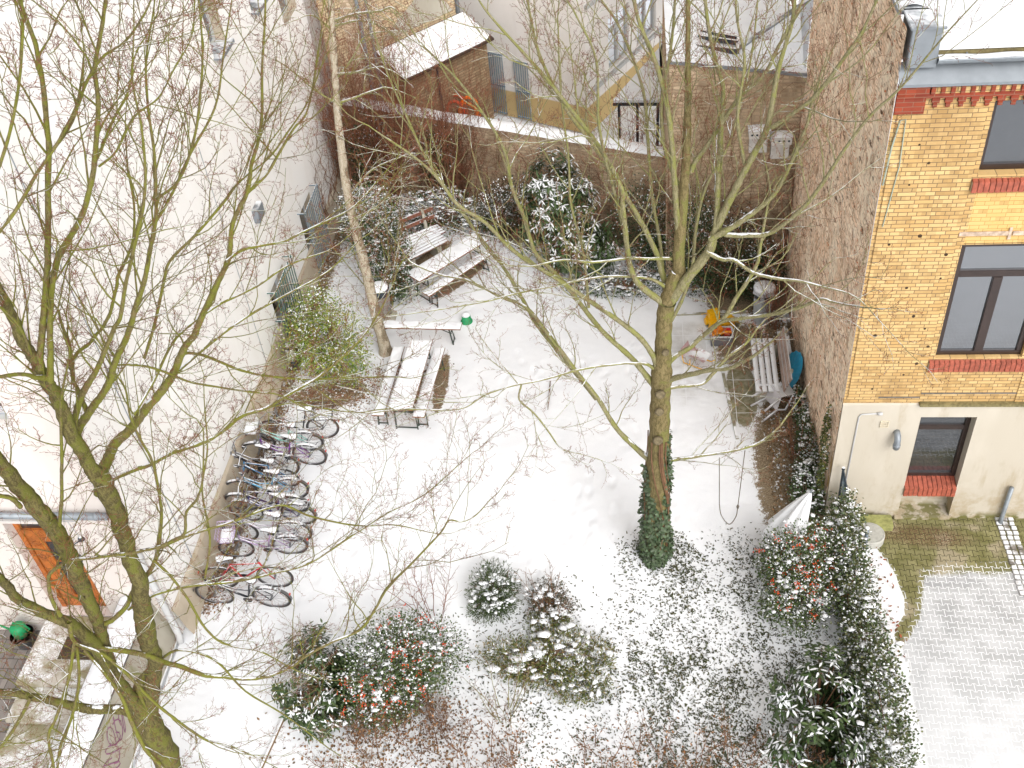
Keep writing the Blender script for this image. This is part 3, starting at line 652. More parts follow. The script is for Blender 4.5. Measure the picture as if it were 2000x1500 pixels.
m.build('brick_scar', plain('dark_hole', (.06, .035, .02), .9, .3, 30), B2)
m = MB(); m.tube([(XS+.1, YF-.03, 8.1), (XS+.05, YF-.04, 7.7), (XS+.02, YF-.03, 7.1)], .012, 6); m.tube([(XS+.1, YF-.03, 8.1), (XS+.17, YF-.04, 8.12), (XS+.2, YF-.03, 7.4), (XS+.12, YF-.03, 6.4)], .008, 6); m.build('cable', plain('green_grey_cable', (.33, .38, .31), .6), B2)

# ---------------------------------------------------------------- rear garden wall, neighbours beyond it
MRUB = brick('old_rubble_brick', (.48, .35, .23), (.64, .50, .35), (.40, .31, .21), .26, .08, .014, 'xz', (.16, .11, .06), .8, False, wob=.10, bumpst=.7)
MTAN = brick('tan_brick', (.50, .38, .235), (.60, .48, .32), (.27, .2, .13), .26, .078, .009, 'xz', (.36, .26, .15), .5, False)
P0, P1 = np.array([-8.04, 25.29]), np.array([.655, 22.0]); dW = (P1-P0)/np.linalg.norm(P1-P0); nW = np.array([dW[1], -dW[0]]); LW = np.linalg.norm(P1-P0)
def rw(u, d, z): p = P0+dW*u - nW*d; return (p[0], p[1], z)
GW = thing('garden_wall', 'old brick garden wall with a long white strip of snow on its coping behind the shrubs', 'wall', rw(LW/2, .15, 0))
def boxuv(m, u0, u1, d0, d1, z0, z1): m.box((u0, d0, z0), (u1, d1, z1), lambda p: np.array(rw(p[0], p[1], p[2])))
m = MB(); boxuv(m, 0, LW, 0, .34, 0, 2.42); m.build('wall', MRUB, GW)
m = MB()
for i in range(int(LW/.085)): boxuv(m, i*.085+.004, i*.085+.08, -.035-.01*random.random(), .37, 2.422, 2.50)
m.build('coping', plain('weathered_coping_brick', (.38, .28, .19), .9, .35, 16), GW, bevel=.006)
m = MB(); m.sheet(lambda u, v: rw(LW*v, -.05+.43*u+.01*math.sin(v*90), 2.503+.1*math.sin(math.pi*u)**.5*(1+.2*math.sin(v*31)+.1*math.sin(v*83))), 8, 120); m.build('snow_cap', MSNOW, GW, smooth=True)

RB = thing('rear_outbuilding', 'brown rubble-walled outbuilding in the far right corner with snow on its flat roof', 'building', (2.0, 20.4, 0))
m = MB(); m.add([(.66, 20.4, 0), (3.4, 20.4, 0), (3.4, 20.4, 5.2), (.66, 20.4, 5.6)], [(0, 1, 2, 3)]); m.add([(.66, 20.4, 0), (.66, 26.5, 0), (.66, 26.5, 5.6), (.66, 20.4, 5.6)], [(0, 1, 2, 3)]); m.build('wall', MRUB, RB)
m = MB(); m.add([(.6, 20.34, 5.6), (3.4, 20.34, 5.2), (3.4, 20.8, 5.22), (.6, 20.8, 5.62), (.6, 20.34, 5.66), (3.4, 20.34, 5.26), (3.4, 20.8, 5.28), (.6, 20.8, 5.68)], [(0, 1, 2, 3), (4, 5, 6, 7), (0, 1, 5, 4), (1, 2, 6, 5), (2, 3, 7, 6), (3, 0, 4, 7)]); m.build('roof_edge', MZINC, RB)
def rp(px, py, O, N): v = ray(px, py); return CAM+v*np.dot(np.array(O)-CAM, N)/np.dot(v, N)
m = MB(); m.sheet(lambda u, v: (.6+2.8*u, 20.36+5.6*v, 5.67-.4*u+.02*v+.05*math.sin(v*7)*.5+(.04 if 0 < v else 0)), 12, 14); m.build('flat_roof_snow', MSNOW, RB, smooth=True)
No = np.array([0, -.42, 1.0]); O_ = np.array([3.4, 20.6, 5.32])
q = [rp(*p, O_, No) for p in ((1405, 128), (1568, 152), (1600, -60), (1655, -60))]
q = [rp(1403, 124, O_, No), rp(1572, 152, O_, No), rp(1600, -40, O_, No), rp(1652, -90, O_, No)]
m = MB(); a_, b_, c_2, d_ = q[0], q[1], q[2], q[3]
far = rp(1590, -8, O_, No); far2 = np.array([3.4, far[1]+1.5, 5.32+.42*(far[1]+1.5-20.6)])
m.add([a_, b_, (3.39, b_[1], b_[2]), far2, far], [(0, 1, 2, 3, 4)]); m.build('sloped_roof_snow', MSNOW, RB)
m = MB(); m.bar(a_+np.array([0, 0, .01]), far+np.array([0, 0, .01]), .09, .05); m.build('roof_flashing', MZINC, RB)
# black rooflight on the flat part
m = MB(); cs = [rp(*p, (0, 0, 5.6), np.array([0, 0, 1.])) for p in ((1365, 62), (1442, 76), (1440, 100), (1362, 92))]
for k in range(4): m.bar(cs[k], cs[(k+1) % 4], .06, .12)
m.bar((cs[0]+cs[3])/2+[0, 0, .05], (cs[1]+cs[2])/2+[0, 0, .05], .05, .1); m.build('rooflight', MDARK, RB)

TB = thing('tan_brick_building', 'tan brick building rising behind the snowy flat roof at the top of the photo', 'building', (2.2, 25.5, 0))
m = MB(); m.box((1.55, 25.2, 4.8), (6, 32, 13)); m.build('wall', MTAN, TB)
m = MB(); m.box((1.2, 25.6, 4.8), (1.548, 32, 13)); m.build('side_wall', MTAN, TB)
m = MB(); m.tube([(1.38, 25.5, 5.6), (1.38, 25.5, 13)], .06, 8); m.build('downpipe', MZINC2, TB)

# neighbour's white building behind
C0 = np.array([-1.38, 27.6]); da = np.array([-.889, .457]); db = np.array([.457, .889])
WB = thing('neighbour_building', 'white plastered building with an ochre base standing beyond the garden wall', 'building', (C0[0], C0[1], 0))
n, c_ = stucco('neighbour_plaster', (.78, .74, .70), (.84, .80, .77), (.70, .65, .61), .4)
x, y, z = n.sep(n.pos); c_ = n.mix(n.ramp(z, .86, .80), c_, (.58, .43, .21)); MNB = n.out(c_, .9, .1)
U_a, U_b = (da[0], da[1], 0), (db[0], db[1], 0); N_a = (-.457, -.889, 0); N_b = (.889, -.457, 0)
def on_b(px, py): p = rp(px, py, (C0[0], C0[1], 0), np.array(N_b)); return np.dot(p[:2]-C0, db), p[2]
def on_a(px, py): p = rp(px, py, (C0[0], C0[1], 0), np.array(N_a)); return np.dot(p[:2]-C0, da), p[2]
print('B', [np.round(on_b(*p), 2) for p in ((1195, 165), (1225, 140), (1195, 60), (1232, 25), (1262, 70), (1300, 60), (1340, 30))])
print('A', [np.round(on_a(*p), 2) for p in ((945, 235), (965, 240), (950, 125), (985, 243), (1005, 245), (990, 130), (1035, 250), (940, 0))])
wb = []
for row_ in range(3):
    for k in range(5):
        u0 = 1.3+k*1.75; z0 = 1.35+row_*2.5; wb.append((u0, z0, u0+1.25, z0+1.55))
m = MB(); wall_holes(m, (C0[0], C0[1], 0), U_b, (0, 0, 1), 14, 14, wb, .12, N_b); m.build('wall', MNB, WB)
for (u0, z0, u1, z1) in wb:
    window(WB, (C0[0]+db[0]*u0, C0[1]+db[1]*u0, z0), U_b, (0, 0, 1), N_b, u1-u0, z1-z0, .06, cols=2, transom=1.1, mf=MWFR, mg=MGLASS)
m = MB()
for row_ in range(3): m.box((0, -.09, 1.2+row_*2.5), (13, 0, 1.3+row_*2.5), lambda p: np.array([C0[0], C0[1], 0])+np.array(U_b)*p[0]-np.array(N_b)*p[1]+np.array([0, 0, p[2]]))
m.build('sill_band', MWFR, WB)
m = MB(); wall_holes(m, (C0[0], C0[1], 0), U_a, (0, 0, 1), 4.2, 14, [], .1, N_a); m.build('wall', MNB, WB)
for k, (u0, h_) in enumerate(((3.55, 2.05), (2.75, 1.95), (1.9, 1.85))):
    m = MB()
    A = lambda u, z, d: (C0[0]+da[0]*u+N_a[0]*d, C0[1]+da[1]*u+N_a[1]*d, z)
    for i in range(7): m.bar(A(u0+i*.075, .05, .06), A(u0+i*.075, h_, .06), .022, .022)
    for z in (.1, h_*.5, h_): m.bar(A(u0-.02, z, .05), A(u0+.47, z, .05), .02, .04)
    m.build('barred_gate', MGRILL, WB)
m = MB(); m.tube([A(4.1, 0, .1), A(4.1, 14, .1)], .07, 8); m.build('downpipe', MZINC2, WB)

SH = thing('brick_shed', 'small brick shed with a white snow roof between the neighbouring houses behind the wall', 'shed', (-5.6, 26.6, 0))
e1, e2 = np.array([-5.93, 25.42]), np.array([-4.0, 27.56]); ev = (e2-e1)/np.linalg.norm(e2-e1); pv = np.array([-ev[1], ev[0]])
def sp(a, b, z): p = e1+ev*a+pv*b; return (p[0], p[1], z)
m = MB(); Ls = np.linalg.norm(e2-e1)
for (a0, b0, a1, b1) in ((.1, .1, Ls, .1), (.1, .1, .1, 1.15)): m.quad(sp(a0, b0, 0), sp(a1, b1, 0), sp(a1, b1, 3.0 if b1 < .5 else 3.42), sp(a0, b0, 3.0))
MSHED = brick('brown_shed_brick', (.28, .195, .115), (.36, .265, .165), (.16, .11, .07), .26, .078, .009, 'xz', (.15, .1, .05), .7, False)
m.build('wall', MSHED, SH)
m = MB(); m.add([sp(-.12, -.12, 2.98), sp(Ls+.1, -.12, 2.98), sp(Ls+.1, 1.1, 3.42), sp(-.12, 1.1, 3.42), sp(-.12, -.12, 3.04), sp(Ls+.1, -.12, 3.04), sp(Ls+.1, 1.1, 3.48), sp(-.12, 1.1, 3.48)], [(3, 2, 1, 0), (4, 5, 6, 7), (0, 1, 5, 4), (1, 2, 6, 5), (2, 3, 7, 6), (3, 0, 4, 7)]); m.build('roof', plain('dark_brown_fascia', (.06, .035, .025), .6), SH)
m = MB(); m.sheet(lambda u, v: sp(-.1+(Ls+.18)*u, -.09+1.15*v, 3.046+.44*v+.07*math.sin(math.pi*min(1, max(0, u)))**.4*(1 if 0 < v < 1 else 0)), 14, 10); m.build('roof_snow', MSNOW, SH, smooth=True)
m = MB(); m.tube([sp(1.05, .05, 3), sp(1.05, .02, 0)], .035, 8); m.build('downpipe', MDARK, SH)
GH = thing('gabled_brick_house', 'tall tan brick house wall with a grey gable mark above the snowy shed roof', 'building', (-6.0, 28.6, 0))
m = MB(); m.add([sp(-1.5, 1.16, 0), sp(Ls-.1, 1.16, 0), sp(Ls-.1, 1.16, 13), sp(-1.5, 1.16, 13)], [(0, 1, 2, 3)]); m.build('wall', MTAN, GH)
m = MB(); m.add([sp(.1, 1.15, 3.6), sp(Ls-.2, 1.15, 3.6), sp(Ls-.4, 1.15, 3.9), sp(Ls*.62, 1.15, 4.5)], [(0, 1, 2, 3)]); m.build('gable_render', MCONC, GH)
LN = thing('corner_house', 'white house with a peeling tan brick edge behind the birch, left of the snowy shed', 'building', (-8.3, 25.6, 0))
m = MB(); m.add([(-13, 25.62, 0), (-7.62, 25.62, 0), (-7.62, 25.62, 14), (-13, 25.62, 14)], [(0, 1, 2, 3)]); m.build('wall', MSTUC2, LN)
m = MB(); m.box((-7.618, 25.56, 0), (-7.0, 40, 14)); m.build('brick_edge', brick('peeling_brick', (.5, .38, .26), (.66, .55, .42), (.4, .3, .2), .26, .078, .012, 'xz', (.33, .24, .14), .9, False, wob=.1), LN)
m = MB(); m.tube([(-6.9, 25.5, 0), (-6.9, 25.5, 14)], .05, 8); m.tube([(-6.72, 25.7, 0), (-6.72, 25.7, 14)], .04, 8); m.build('downpipe', MZINC2, LN)
# canopy
CN = thing('snowy_canopy', 'flat canopy on thin dark posts under a thick sheet of snow behind the garden wall', 'canopy', (0, 25.3, 0))
z = 2.5; cp = [gz(1197, 207, z), gz(1293, 207, z), np.array([.64, 25.3, z]), np.array([.64, 28.2, z]), gz(1300, 90, z)]
m = MB(); v = [p for p in cp]+[p+np.array([0, 0, .09]) for p in cp]; m.add(v, [(4, 3, 2, 1, 0), (5, 6, 7, 8, 9)]+[(k, (k+1) % 5, 5+(k+1) % 5, 5+k) for k in range(5)]); m.build('roof', MDARK, CN)
m = MB(); v = [p+np.array([0, 0, .093]) for p in cp]+[p+np.array([0, 0, .2]) for p in cp]; m.add(v, [(4, 3, 2, 1, 0), (5, 6, 7, 8, 9)]+[(k, (k+1) % 5, 5+(k+1) % 5, 5+k) for k in range(5)]); m.build('snow_cap', MSNOW, CN, bevel=.03)
for p in (cp[0]+[.15, .1, 0], cp[1]+[-.1, .1, 0], (cp[0]+cp[1])/2+[0, .1, 0]):
    m = MB(); m.bar((p[0], p[1], 0), (p[0], p[1], z-.002), .07, .07, (0, 1, 0)); m.build('post', MDARK, CN)

# ---------------------------------------------------------------- trees
def nrm(v): return v/(np.linalg.norm(v, axis=-1, keepdims=True)+1e-9)
def cat_rom(P, k):
    P = np.asarray(P, float); n = len(P)
    if n < 3: return np.array([P[0]+(P[-1]-P[0])*t for t in np.linspace(0, 1, k+1)])
    Q = np.vstack([2*P[0]-P[1], P, 2*P[-1]-P[-2]]); out = []
    for i in range(n-1):
        a, b, c, d = Q[i:i+4]
        for t in np.arange(k)/k: out.append(.5*((2*b)+(-a+c)*t+(2*a-5*b+4*c-d)*t*t+(-a+3*b-3*c+d)*t**3))
    out.append(P[-1]); return np.array(out)
class Tubes:
    """batches of tapered tubes for one mesh"""
    def __init__(s): s.V = []; s.Q = []; s.n = 0
    def add(s, pts, rad_, sides):
        pts = np.asarray(pts, float); rad_ = np.asarray(rad_, float)
        if pts.ndim == 2: pts = pts[None]; rad_ = rad_[None]
        C, P, _ = pts.shape
        if C == 0: return
        tg = np.empty_like(pts); tg[:, 1:-1] = pts[:, 2:]-pts[:, :-2]; tg[:, 0] = pts[:, 1]-pts[:, 0]; tg[:, -1] = pts[:, -1]-pts[:, -2]; tg = nrm(tg)
        ref = np.zeros((C, 1, 3)); mean = nrm(pts[:, -1]-pts[:, 0]); ax = np.argmin(np.abs(mean), axis=1); ref[np.arange(C), 0, ax] = 1
        u = nrm(np.cross(tg, ref)); w = np.cross(tg, u)
        a = np.arange(sides)*2*math.pi/sides
        V = pts[:, :, None]+rad_[:, :, None, None]*(np.cos(a)[None, None, :, None]*u[:, :, None]+np.sin(a)[None, None, :, None]*w[:, :, None])
        i = np.arange(P-1)[:, None]*sides; k = np.arange(sides)[None]; k2 = (k+1) % sides
        q = np.stack([i+k, i+k2, i+sides+k2, i+sides+k], -1).reshape(-1, 4)
        s.Q.append((q[None]+(s.n+np.arange(C)*P*sides)[:, None, None]).reshape(-1, 4)); s.V.append(V.reshape(-1, 3)); s.n += C*P*sides
    def build(s, name, mat, parent, smooth=True): return mesh_np(name, np.vstack(s.V), np.vstack(s.Q), mat=mat, smooth=smooth, parent=parent)
def grow(o, d, ln, P, wander, up):
    pts = np.empty((len(o), P, 3)); pts[:, 0] = o; d = nrm(d)
    for i in range(1, P):
        d = nrm(d+rng.normal(0, wander, d.shape)+np.array([0, 0, up])); pts[:, i] = pts[:, i-1]+d*(ln/(P-1))[:, None]
    return pts
def spawn(pts, k, tmin, tmax, ang, jit=.15):
    N, P, _ = pts.shape
    t = (np.linspace(tmin, tmax, k)[None]+rng.normal(0, .04, (N, k))).clip(0, .999)*(P-1)
    i = t.astype(int).clip(0, P-2); fr = (t-i)[..., None]; n = np.arange(N)[:, None]
    o = pts[n, i]*(1-fr)+pts[n, i+1]*fr; tg = nrm(pts[n, i+1]-pts[n, i])
    ph = rng.uniform(0, 6.28, (N, 1))+np.arange(k)[None]*2.4+rng.normal(0, .4, (N, k))
    ref = np.where(np.abs(tg[..., 2:]) > .9, np.array([1., 0, 0]), np.array([0, 0, 1.])); u = nrm(np.cross(tg, ref)); w = np.cross(tg, u)
    a = ang+rng.normal(0, jit, (N, k)); perp = np.cos(ph)[..., None]*u+np.sin(ph)[..., None]*w
    d = np.cos(a)[..., None]*tg+np.sin(a)[..., None]*perp
    par = np.repeat(np.arange(N), k); return o.reshape(-1, 3), d.reshape(-1, 3), par, (t/(P-1)).reshape(-1)
DEP = lambda p: float(np.dot(np.asarray(p)-CAM, _f))
def limb3d(spec, Y0, Y1, k=4, bow=0.0):
    """spec: (x, y, radius) seen from the window; Y0..Y1 is how deep the limb stands in the yard"""
    s = np.array(spec, float); s[:, 2] *= .74+.26*np.clip((s[:, 2]-6)/8, 0, 1); L = np.concatenate([[0], np.cumsum(np.hypot(*np.diff(s[:, :2], axis=0).T))]); t = L/L[-1]
    P = []; R_ = []
    for (x, y, r), tt in zip(s, t):
        Y = Y0+(Y1-Y0)*tt+bow*math.sin(math.pi*tt); p = gy(x, y, Y); P.append(p); R_.append(r*DEP(p)/FPX)
    P = cat_rom(np.array(P), k); R_ = cat_rom(np.array(R_)[:, None].repeat(3, 1), k)[:, 0]
    return P, np.maximum(R_, .003)

def crown(limbs, T, B, Tw, sp=.4, rmax=.06, l1=(.5, 1.5), dens=(4, 4, 3), up=.09, thick=1.0, ang=.85, wall=None, red=1.0):
    """limbs: list of (P, R). T thick wood, B branches, Tw twigs"""
    O, D, LN, R0 = [], [], [], []
    for P, R_ in limbs:
        seg = np.linalg.norm(np.diff(P, axis=0), axis=1); L = np.concatenate([[0], np.cumsum(seg)])
        d = .25+rng.random()*sp
        while d < L[-1]:
            i = min(np.searchsorted(L, d)-1, len(seg)-1); fr = (d-L[i])/seg[i]; r = R_[i]
            frac = d/L[-1]
            if r < rmax and (frac > .15):
                tg = nrm(P[i+1]-P[i]); ref = rng.normal(0, 1, 3); pr = nrm(ref-tg*np.dot(ref, tg)+np.array([0, 0, .35]))
                a = ang+rng.normal(0, .15); O.append(P[i]*(1-fr)+P[i+1]*fr); D.append(math.cos(a)*tg+math.sin(a)*pr)
                LN.append((l1[0]+(l1[1]-l1[0])*rng.random())*(.5+.5*min(1, (L[-1]-d)/1.2+.3))); R0.append(min(r*.5, .013*thick))
            d += sp*rng.uniform(.5, 1.5)
        O.append(P[-1]); D.append(P[-1]-P[-2]); LN.append(l1[1]*.6); R0.append(R_[-1])
    O, D, LN, R0 = map(np.array, (O, D, LN, R0))
    p1 = grow(O, D, LN, 7, .13, up); tt = np.linspace(0, 1, 7)[None]
    B.add(p1, (R0[:, None]*(1-tt)+.0032*thick*tt), 5)
    o, d, par, t = spawn(p1, dens[0], .22, .97, .75); ln = LN[par]*rng.uniform(.22, .5, len(par))*(1.1-.45*t)
    p2 = grow(o, d, ln, 5, .14, up); tt = np.linspace(0, 1, 5)[None]; B.add(p2, (np.minimum(R0[par]*.5, .0048*thick)[:, None]*(1-tt)+.0024*thick*tt), 4)
    o, d, par2, t = spawn(p2, dens[1], .25, 1.0, .7); ln3 = (ln[par2]*rng.uniform(.2, .5, len(par2))).clip(.04, .3)
    p3 = grow(o, d, ln3, 4, .16, up); Tw.add(p3, np.array([[.0026, .0024, .002, .0019]])*thick*np.ones((len(p3), 1)), 3)
    if dens[2]:
        o, d, par3, t = spawn(p3, dens[2], .3, 1.0, .75); ln4 = rng.uniform(.015, .05, len(par3))
        p4 = grow(o, d, ln4, 3, .1, up*2); Tw.add(p4, np.array([[.0017, .0020, .0034]])*thick*np.ones((len(p4), 1)), 3)
    return p3

MBARK_A = bark('maple_bark', (.12, .095, .04), (.23, .18, .085), (.175, .175, .05), .78, 1, .45)
MBR_A = bark('olive_branch', (.18, .16, .08), (.30, .27, .155), (.225, .23, .065), .72, 1.5, .7)
MBARK_B = bark('olive_bark', (.075, .062, .024), (.16, .135, .05), (.145, .15, .028), .78, 1, .38)
MBR_B = bark('thin_olive_branch', (.115, .092, .036), (.20, .165, .07), (.175, .185, .026), .80, 1.5, .85)
MTWIG = plain('reddish_twig', (.19, .068, .035), .8, .4, 9)
MTWIG2 = plain('brown_twig', (.18, .095, .052), .8, .4, 9, snow=(1.0, .5, 8))
MBIRCH = bark('birch_bark', (.34, .28, .195), (.50, .43, .33), (.14, .10, .055), .95, .8, .35, .3)

A_TRUNK = [(1276, 1096, 30), (1280, 1060, 25), (1281, 1000, 23.5), (1283, 950, 22.5), (1285, 900, 21.5), (1288, 840, 20), (1289, 800, 20), (1291, 760, 19), (1292, 735, 21), (1294, 700, 17.5), (1296, 660, 16), (1298, 620, 16), (1303, 590, 17)]
A_L = [ # (spec, Y0, Y1)
 ([(1303, 590, 16), (1318, 545, 14), (1325, 520, 13), (1330, 450, 12), (1338, 315, 10), (1345, 210, 8.5), (1344, 100, 7), (1342, 0, 6), (1340, -70, 5)], 12.36, 12.9),
 ([(1300, 600, 12), (1340, 548, 11), (1387, 485, 10.5), (1394, 462, 10), (1419, 402, 9), (1447, 350, 8.5), (1475, 297, 8), (1496, 252, 7.5), (1510, 192, 7), (1524, 122, 6), (1545, 52, 5), (1552, 0, 4.5), (1556, -60, 4)], 12.36, 11.7),
 ([(1387, 480, 8), (1398, 440, 7.5), (1405, 332, 7), (1408, 245, 6.5), (1412, 175, 6), (1401, 133, 6), (1387, 70, 5), (1377, 0, 4.5), (1370, -60, 4)], 12.1, 13.2),
 ([(1350, 335, 7), (1360, 312, 6.5), (1398, 259, 6), (1440, 196, 5.5), (1496, 140, 5), (1520, 90, 4.5), (1560, 20, 3.5), (1575, -30, 3)], 12.6, 13.0),
 ([(1506, 250, 6.5), (1552, 220, 6), (1597, 182, 5.5), (1636, 130, 5), (1678, 70, 4.3), (1713, 0, 3.5), (1735, -50, 3)], 11.9, 11.2),
 ([(1387, 468, 8), (1440, 437, 7.5), (1489, 402, 6.5), (1517, 371, 6), (1545, 315, 5.5), (1573, 252, 4.5), (1580, 227, 4)], 12.1, 11.8),
 ([(1415, 458, 7), (1440, 460, 7), (1468, 459, 6.8), (1496, 458, 6.3), (1527, 441, 6), (1580, 395, 5.5), (1615, 343, 5), (1650, 290, 4.5), (1702, 224, 4), (1755, 175, 3.3), (1807, 115, 2.8), (1860, 52, 2.2), (1909, 0, 1.6)], 12.1, 10.8),
 ([(1380, 492, 7), (1412, 507, 5.6), (1433, 507, 5.3), (1468, 531, 5), (1510, 542, 4.6), (1562, 549, 4), (1608, 560, 3.2), (1671, 580, 2), (1730, 640, 1.2)], 12.2, 11.0),
 ([(1296, 748, 9), (1314, 741, 7.5), (1370, 726, 6.5), (1422, 719, 6.2), (1457, 703, 5.5)], 12.36, 11.6),
 ([(1296, 762, 7), (1314, 757, 5.2), (1370, 750, 4.5), (1391, 731, 5), (1422, 696, 4.2), (1457, 671, 3.5), (1480, 640, 2.5)], 12.36, 12.9),
 ([(1294, 725, 10), (1314, 700, 7), (1352, 675, 6.4), (1380, 650, 6.2), (1415, 619, 6), (1440, 580, 5.8), (1475, 524, 5.2), (1482, 490, 4.5), (1500, 400, 3)], 12.36, 13.2),
 ([(1372, 655, 5), (1408, 629, 5.5), (1457, 621, 5.3), (1510, 614, 5), (1562, 600, 4.5), (1604, 584, 4), (1625, 589, 3.5), (1650, 595, 3)], 12.6, 11.4),
 ([(1286, 905, 6), (1310, 899, 5.2), (1370, 890, 4.6), (1440, 878, 4), (1480, 866, 4), (1510, 846, 3.6)], 12.36, 12.6),
 ([(1278, 905, 9), (1262, 893, 7.5), (1210, 844, 6.5), (1168, 778, 6), (1122, 722, 5.8), (1070, 652, 5.2), (1028, 600, 4.8), (982, 582, 4.3), (923, 550, 3.8), (860, 536, 3.2), (807, 515, 2.5), (790, 498, 2)], 12.36, 13.8),
 ([(1164, 780, 5), (1098, 697, 4.7), (1052, 641, 4.5), (1017, 578, 5), (986, 526, 4.6), (937, 463, 4.4), (902, 413, 4.4), (846, 332, 4), (825, 297, 3.8), (790, 217, 3), (755, 140, 2.3), (730, 60, 1.6)], 12.9, 14.6),
 ([(1290, 768, 10), (1269, 743, 8), (1231, 697, 7), (1175, 645, 6.4), (1105, 557, 6), (1052, 501, 6), (1035, 465, 5.5), (1021, 420, 5.2), (1000, 364, 5), (986, 297, 4.4), (947, 227, 3.8), (895, 157, 3), (842, 105, 2.3)], 12.36, 12.6),
 ([(1291, 735, 10), (1276, 697, 7.5), (1245, 655, 6.8), (1189, 613, 6.2), (1122, 568, 6), (1070, 533, 6), (1000, 487, 5.6), (947, 435, 5.2), (895, 400, 5), (852, 345, 4), (800, 300, 3), (740, 260, 2)], 12.36, 11.2),
 ([(1300, 605, 10), (1294, 592, 9), (1262, 568, 8.2), (1238, 540, 7.5), (1224, 487, 7), (1217, 400, 6.6), (1214, 367, 6.3), (1175, 297, 6), (1140, 245, 5.6), (1070, 157, 5), (1007, 87, 4), (947, 17, 3), (920, -30, 2)], 12.36, 11.4),
 ([(1308, 575, 9), (1292, 530, 7.5), (1280, 490, 7), (1245, 420, 6.6), (1210, 367, 6.2), (1157, 280, 5.5), (1105, 210, 5), (1052, 105, 4), (1030, 0, 3), (1020, -50, 2.5)], 12.5, 13.6),
 ([(1326, 480, 8), (1322, 420, 7.5), (1315, 315, 7), (1304, 210, 6.6), (1280, 122, 6), (1245, 35, 5), (1235, -40, 4)], 12.5, 12.0),
 ([(1297, 565, 5), (1290, 480, 4.6), (1273, 385, 4.5), (1266, 280, 4.3), (1255, 175, 4), (1210, 52, 3.4), (1175, 0, 3), (1150, -50, 2.4)], 12.6, 14.0),
 ([(1292, 730, 6), (1264, 712, 4.6), (1238, 710, 4.2), (1210, 710, 4), (1140, 720, 3.6), (1070, 739, 3.4), (1000, 753, 3), (947, 771, 2.7), (895, 799, 2.6), (790, 799, 2.5), (720, 806, 2.6), (650, 801, 2.3), (600, 818, 1.6)], 12.36, 10.9),
 ([(1018, 752, 2.6), (1014, 781, 2.4), (1042, 806, 2.4), (1070, 841, 2.2), (1098, 876, 1.8), (1140, 888, 1.3)], 11.6, 11.3),
 ([(1322, 510, 6), (1311, 505, 5), (1270, 505, 4.2), (1224, 505, 4), (1157, 512, 3.6), (1101, 508, 3), (1040, 520, 2)], 12.5, 11.4),
 ([(1300, 560, 6), (1270, 545, 4), (1217, 540, 3.6), (1157, 543, 3.2), (1070, 561, 3), (1000, 575, 2.8), (947, 589, 2.5), (860, 604, 2.2), (769, 617, 1.5)], 12.4, 11.3),
 ([(1296, 650, 6), (1330, 590, 5), (1352, 520, 4.6), (1360, 440, 4.3), (1380, 360, 4), (1420, 290, 3.5), (1450, 190, 3), (1470, 90, 2.5), (1480, 0, 2)], 12.6, 13.8),
 ([(1335, 380, 6), (1300, 300, 5), (1292, 200, 4.5), (1310, 100, 4), (1318, 0, 3.4), (1320, -50, 3)], 12.7, 13.6),
 ([(1455, 325, 5), (1440, 230, 4.5), (1455, 120, 4), (1440, 40, 3.3), (1432, -40, 3)], 12.1, 11.6),
 ([(1225, 470, 5), (1200, 380, 4.6), (1170, 250, 4), (1165, 120, 3.3), (1120, 20, 2.5)], 12.3, 11.0),
 ([(1150, 600, 4), (1140, 500, 3.8), (1115, 400, 3.6), (1110, 300, 3), (1095, 180, 2.5), (1090, 60, 2)], 12.4, 12.2),
]
